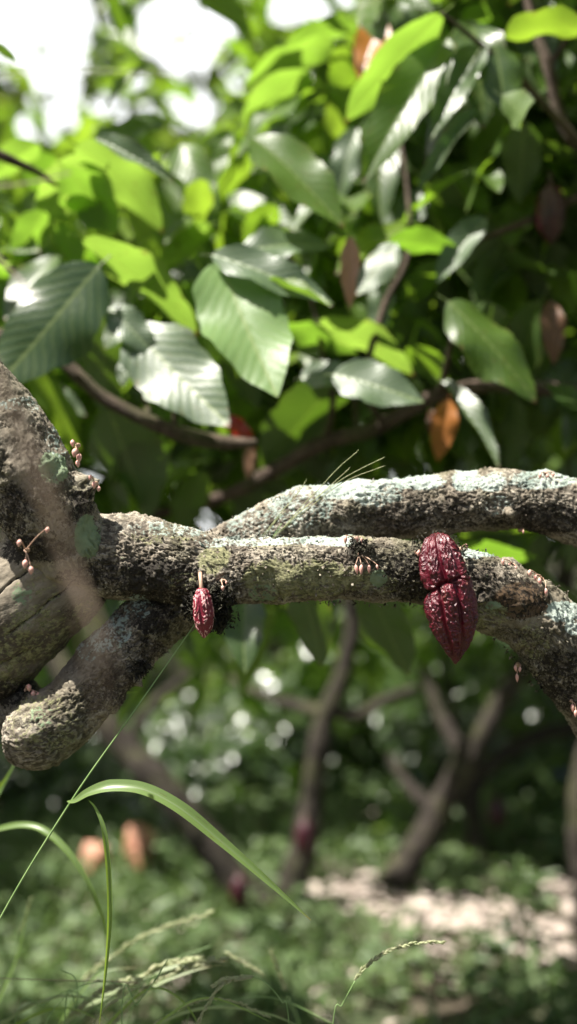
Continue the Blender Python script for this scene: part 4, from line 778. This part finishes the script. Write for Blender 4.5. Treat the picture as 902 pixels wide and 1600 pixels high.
back_pod('blurred dark red cocoa pod hanging on the thin forked tree', 776, 1272, 4.9, 50, 26)
# cut pod husks lying among weeds
M['husk'] = simple('salmon husk', (.42, .17, .11), .6, col2=(.55, .30, .20), sc=14)
for k, (px, py, w, h, lab) in enumerate([(146, 1338, 38, 44, 'salmon cocoa husk standing in the weeds, left of the pair'), (216, 1318, 44, 62, 'taller orange brown cocoa husk in the weeds, right of the pair')]):
    d = 4.7; t = thing('cocoa_husk', P(px, py+h/2, d), lab, 'husk', 'husks in the weeds')
    rows = [(px, py+h/2+h*.35, d, w*.3), (px, py+h/2, d, w*.46), (px+2, py, d, w*.5), (px-1, py-h*.3, d, w*.40), (px, py-h*.46, d, w*.2), (px, py-h*.5, d, 1)]
    pts = np.array(px_path(rows))
    def f(V, nr, s, th, r): return r*.1*np.cos(th*5)+fbm(V*20, 3)*.2*r, {}
    V, Fc, A = tube(pts, seg=40, n=40, disp=f); obj('shell', mesh_np('shell', V, Fc), M['husk'], t)

# ------------------------------------------------------------------ ground
n = 220; gx = np.linspace(-1, 1, n); gx = np.sign(gx)*(np.abs(gx)**2.2)*60; gy = CY-6+((np.linspace(0, 1, n))**2.2)*90
X, Y = np.meshgrid(gx, gy, indexing='ij'); pv = np.stack([X.ravel(), Y.ravel(), np.zeros(X.size)], 1)
pv[:, 2] = (fbm(pv*.8, 3)*.03+fbm(pv*4, 2)*.012)-.02
i = np.arange(n-1)[:, None]*n; j = np.arange(n-1)[None, :]; Fc = np.stack([i+j, i+n+j, i+n+j+1, i+j+1], -1).reshape(-1, 4)
m, nt, N = new_mat('soil'); tc = N.n('ShaderNodeTexCoord').outputs['Object']
c = N.mix(N.ramp(N.noise(tc, 3, 6, .6), .4, .6), (.07, .055, .035), (.045, .07, .022)); c = N.mix(N.ramp(N.noise(tc, 30, 5, .7), .5, .7), c, (.20, .15, .11))
pb = N.n('ShaderNodeBsdfPrincipled', {'Base Color': c, 'Roughness': .9, 'Normal': N.n('ShaderNodeBump', {'Height': N.noise(tc, 40, 6, .7), 'Strength': 1, 'Distance': .02}).outputs[0]}); N.out(pb.outputs[0])
tag(obj('ground', mesh_np('ground', pv, Fc), m), 'bare brown soil under the trees', 'ground', None, 'structure')
def scatter(name, n, xr, yr, dens, L, Ls, mk, up, label, cat, z=(0, .1), wr=.45, flat=.3):
    p = np.stack([rng.uniform(*xr, n), rng.uniform(*yr, n), rng.uniform(*z, n)], 1)
    if dens is not None: p = p[dens(p)]
    n = len(p); az = rng.uniform(0, 6.28, n); ax = np.stack([np.cos(az), np.sin(az), rng.uniform(*up, n)], 1)
    nr = np.stack([rng.normal(0, flat, n), rng.normal(0, flat, n), np.ones(n)], 1)
    return tag(leafcloud(name, p, ax, nr, np.clip(rng.normal(L, Ls, n), L*.3, L*2), wr, mk), label, cat, None, 'stuff')
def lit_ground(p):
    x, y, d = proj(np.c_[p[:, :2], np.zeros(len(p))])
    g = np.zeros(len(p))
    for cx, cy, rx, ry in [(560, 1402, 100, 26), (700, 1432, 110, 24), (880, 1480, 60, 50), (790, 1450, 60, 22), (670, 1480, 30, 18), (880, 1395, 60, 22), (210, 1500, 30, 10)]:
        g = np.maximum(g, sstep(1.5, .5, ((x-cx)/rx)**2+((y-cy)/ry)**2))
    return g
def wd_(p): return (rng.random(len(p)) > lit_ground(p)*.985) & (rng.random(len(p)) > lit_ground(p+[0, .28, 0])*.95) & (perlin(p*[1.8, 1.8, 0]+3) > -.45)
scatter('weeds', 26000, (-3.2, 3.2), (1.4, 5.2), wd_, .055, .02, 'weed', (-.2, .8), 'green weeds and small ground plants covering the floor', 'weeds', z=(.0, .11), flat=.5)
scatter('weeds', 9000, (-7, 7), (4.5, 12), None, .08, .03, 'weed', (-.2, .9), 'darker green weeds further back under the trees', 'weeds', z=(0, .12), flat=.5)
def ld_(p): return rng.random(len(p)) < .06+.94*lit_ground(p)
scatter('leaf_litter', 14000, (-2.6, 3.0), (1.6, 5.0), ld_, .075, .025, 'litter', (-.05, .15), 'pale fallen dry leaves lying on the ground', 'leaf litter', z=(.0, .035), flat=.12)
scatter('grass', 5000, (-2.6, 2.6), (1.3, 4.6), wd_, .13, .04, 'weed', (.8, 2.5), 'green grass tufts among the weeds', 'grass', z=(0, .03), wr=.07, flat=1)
def plant(label, px, py, d, hpx, wpx, n, mk='leaf'):
    b = P(px, 0, d); b[2] = 0; t = thing('seedling', b, label, 'plant', 'young plants on the clearing floor'); top = b+[0, 0, R(hpx, d)]
    V, Fc, A = tube([list(b)+[.006], list((b+top)/2+[.01, 0, 0])+[.005], list(top)+[.002]], seg=8, n=12); obj('stem', mesh_np('stem', V, Fc), M['stem'], t)
    for k in range(n):
        z = R(hpx, d)*(.15+.85*k/n); az = k*2.4; dr = np.array([math.cos(az), math.sin(az)*.9, -.15+rng.normal()*.25]); L = R(wpx, d)*.5*rng.uniform(.7, 1.1)
        p = b+[0, 0, z]; put_leaf(t, p+dr*.02, p+dr*L, np.array([0, -.2, 1.])+rng.normal(size=3)*.2, L*.4, mk)
plant('bushy young plant standing on the clearing at lower right', 810, 1560, 3.75, 190, 110, 26, 'dark')
plant('small bright plant in front of the bushy one at lower right', 860, 1590, 3.6, 90, 100, 14)
plant('small seedling with a long bright leaf at bottom right of centre', 640, 1600, 3.3, 60, 110, 8, 'bright')
plant('tiny bright plant beside the foot of the reddish trunk', 612, 1360, 5.0, 120, 60, 12, 'bright')

# ------------------------------------------------------------------ light, sky, camera
sc = bpy.context.scene
w = bpy.data.worlds.new('World'); sc.world = w; w.use_nodes = True; nt = w.node_tree
bg = nt.nodes['Background']; sky = nt.nodes.new('ShaderNodeTexSky'); sky.sky_type = 'NISHITA'; sky.sun_disc = False
el = math.asin(SUN[2]); sky.sun_elevation = el; sky.sun_rotation = math.atan2(SUN[0], SUN[1]); sky.dust_density = 4.0; sky.air_density = 1.0; sky.ozone_density = 1.0
NW = Nn(nt); tcw = NW.n('ShaderNodeTexCoord').outputs['Generated']; sx = NW.n('ShaderNodeSeparateXYZ', {0: tcw})
cf = NW.ramp(NW.math('ADD', NW.noise(tcw, 2.2, 6, .6), NW.math('MULTIPLY', sx.outputs[1], .16)), .42, .56)
cc = NW.mix(NW.noise(tcw, 5, 5), (2.6, 2.8, 3.0), (4.4, 4.5, 4.6)); cc = NW.mix(NW.ramp(sx.outputs[1], .55, .95), cc, (15.0, 15.2, 15.4))
nt.links.new(NW.mix(cf, sky.outputs[0], cc), bg.inputs[0]); bg.inputs[1].default_value = .052
sl = bpy.data.lights.new('sun', 'SUN'); sl.energy = 5; sl.angle = math.radians(.5); sl.color = (1, .95, .87)
so = bpy.data.objects.new('sun', sl); C.objects.link(so); so.rotation_euler = Vector(-SUN).to_track_quat('-Z', 'Y').to_euler()
cam = bpy.data.cameras.new('camera'); co = bpy.data.objects.new('camera', cam); C.objects.link(co); sc.camera = co
co.location = (0, CY, H); co.rotation_euler = (math.pi/2, 0, 0)
cam.sensor_fit = 'HORIZONTAL'; cam.sensor_width = 24; cam.lens = 50; cam.clip_end = 300; cam.clip_start = .05
cam.dof.use_dof = True; cam.dof.focus_distance = 1.49; cam.dof.aperture_fstop = 1.75; cam.dof.aperture_blades = 0
sc.view_settings.view_transform = 'Standard'; sc.view_settings.look = 'None'; sc.view_settings.exposure = 1.42; sc.view_settings.gamma = 1
sc.cycles.max_bounces = 8; sc.cycles.transparent_max_bounces = 8; sc.cycles.use_denoising = True; sc.cycles.sample_clamp_indirect = 10
for o in bpy.data.objects:
    if '_w' in o: del o['_w']
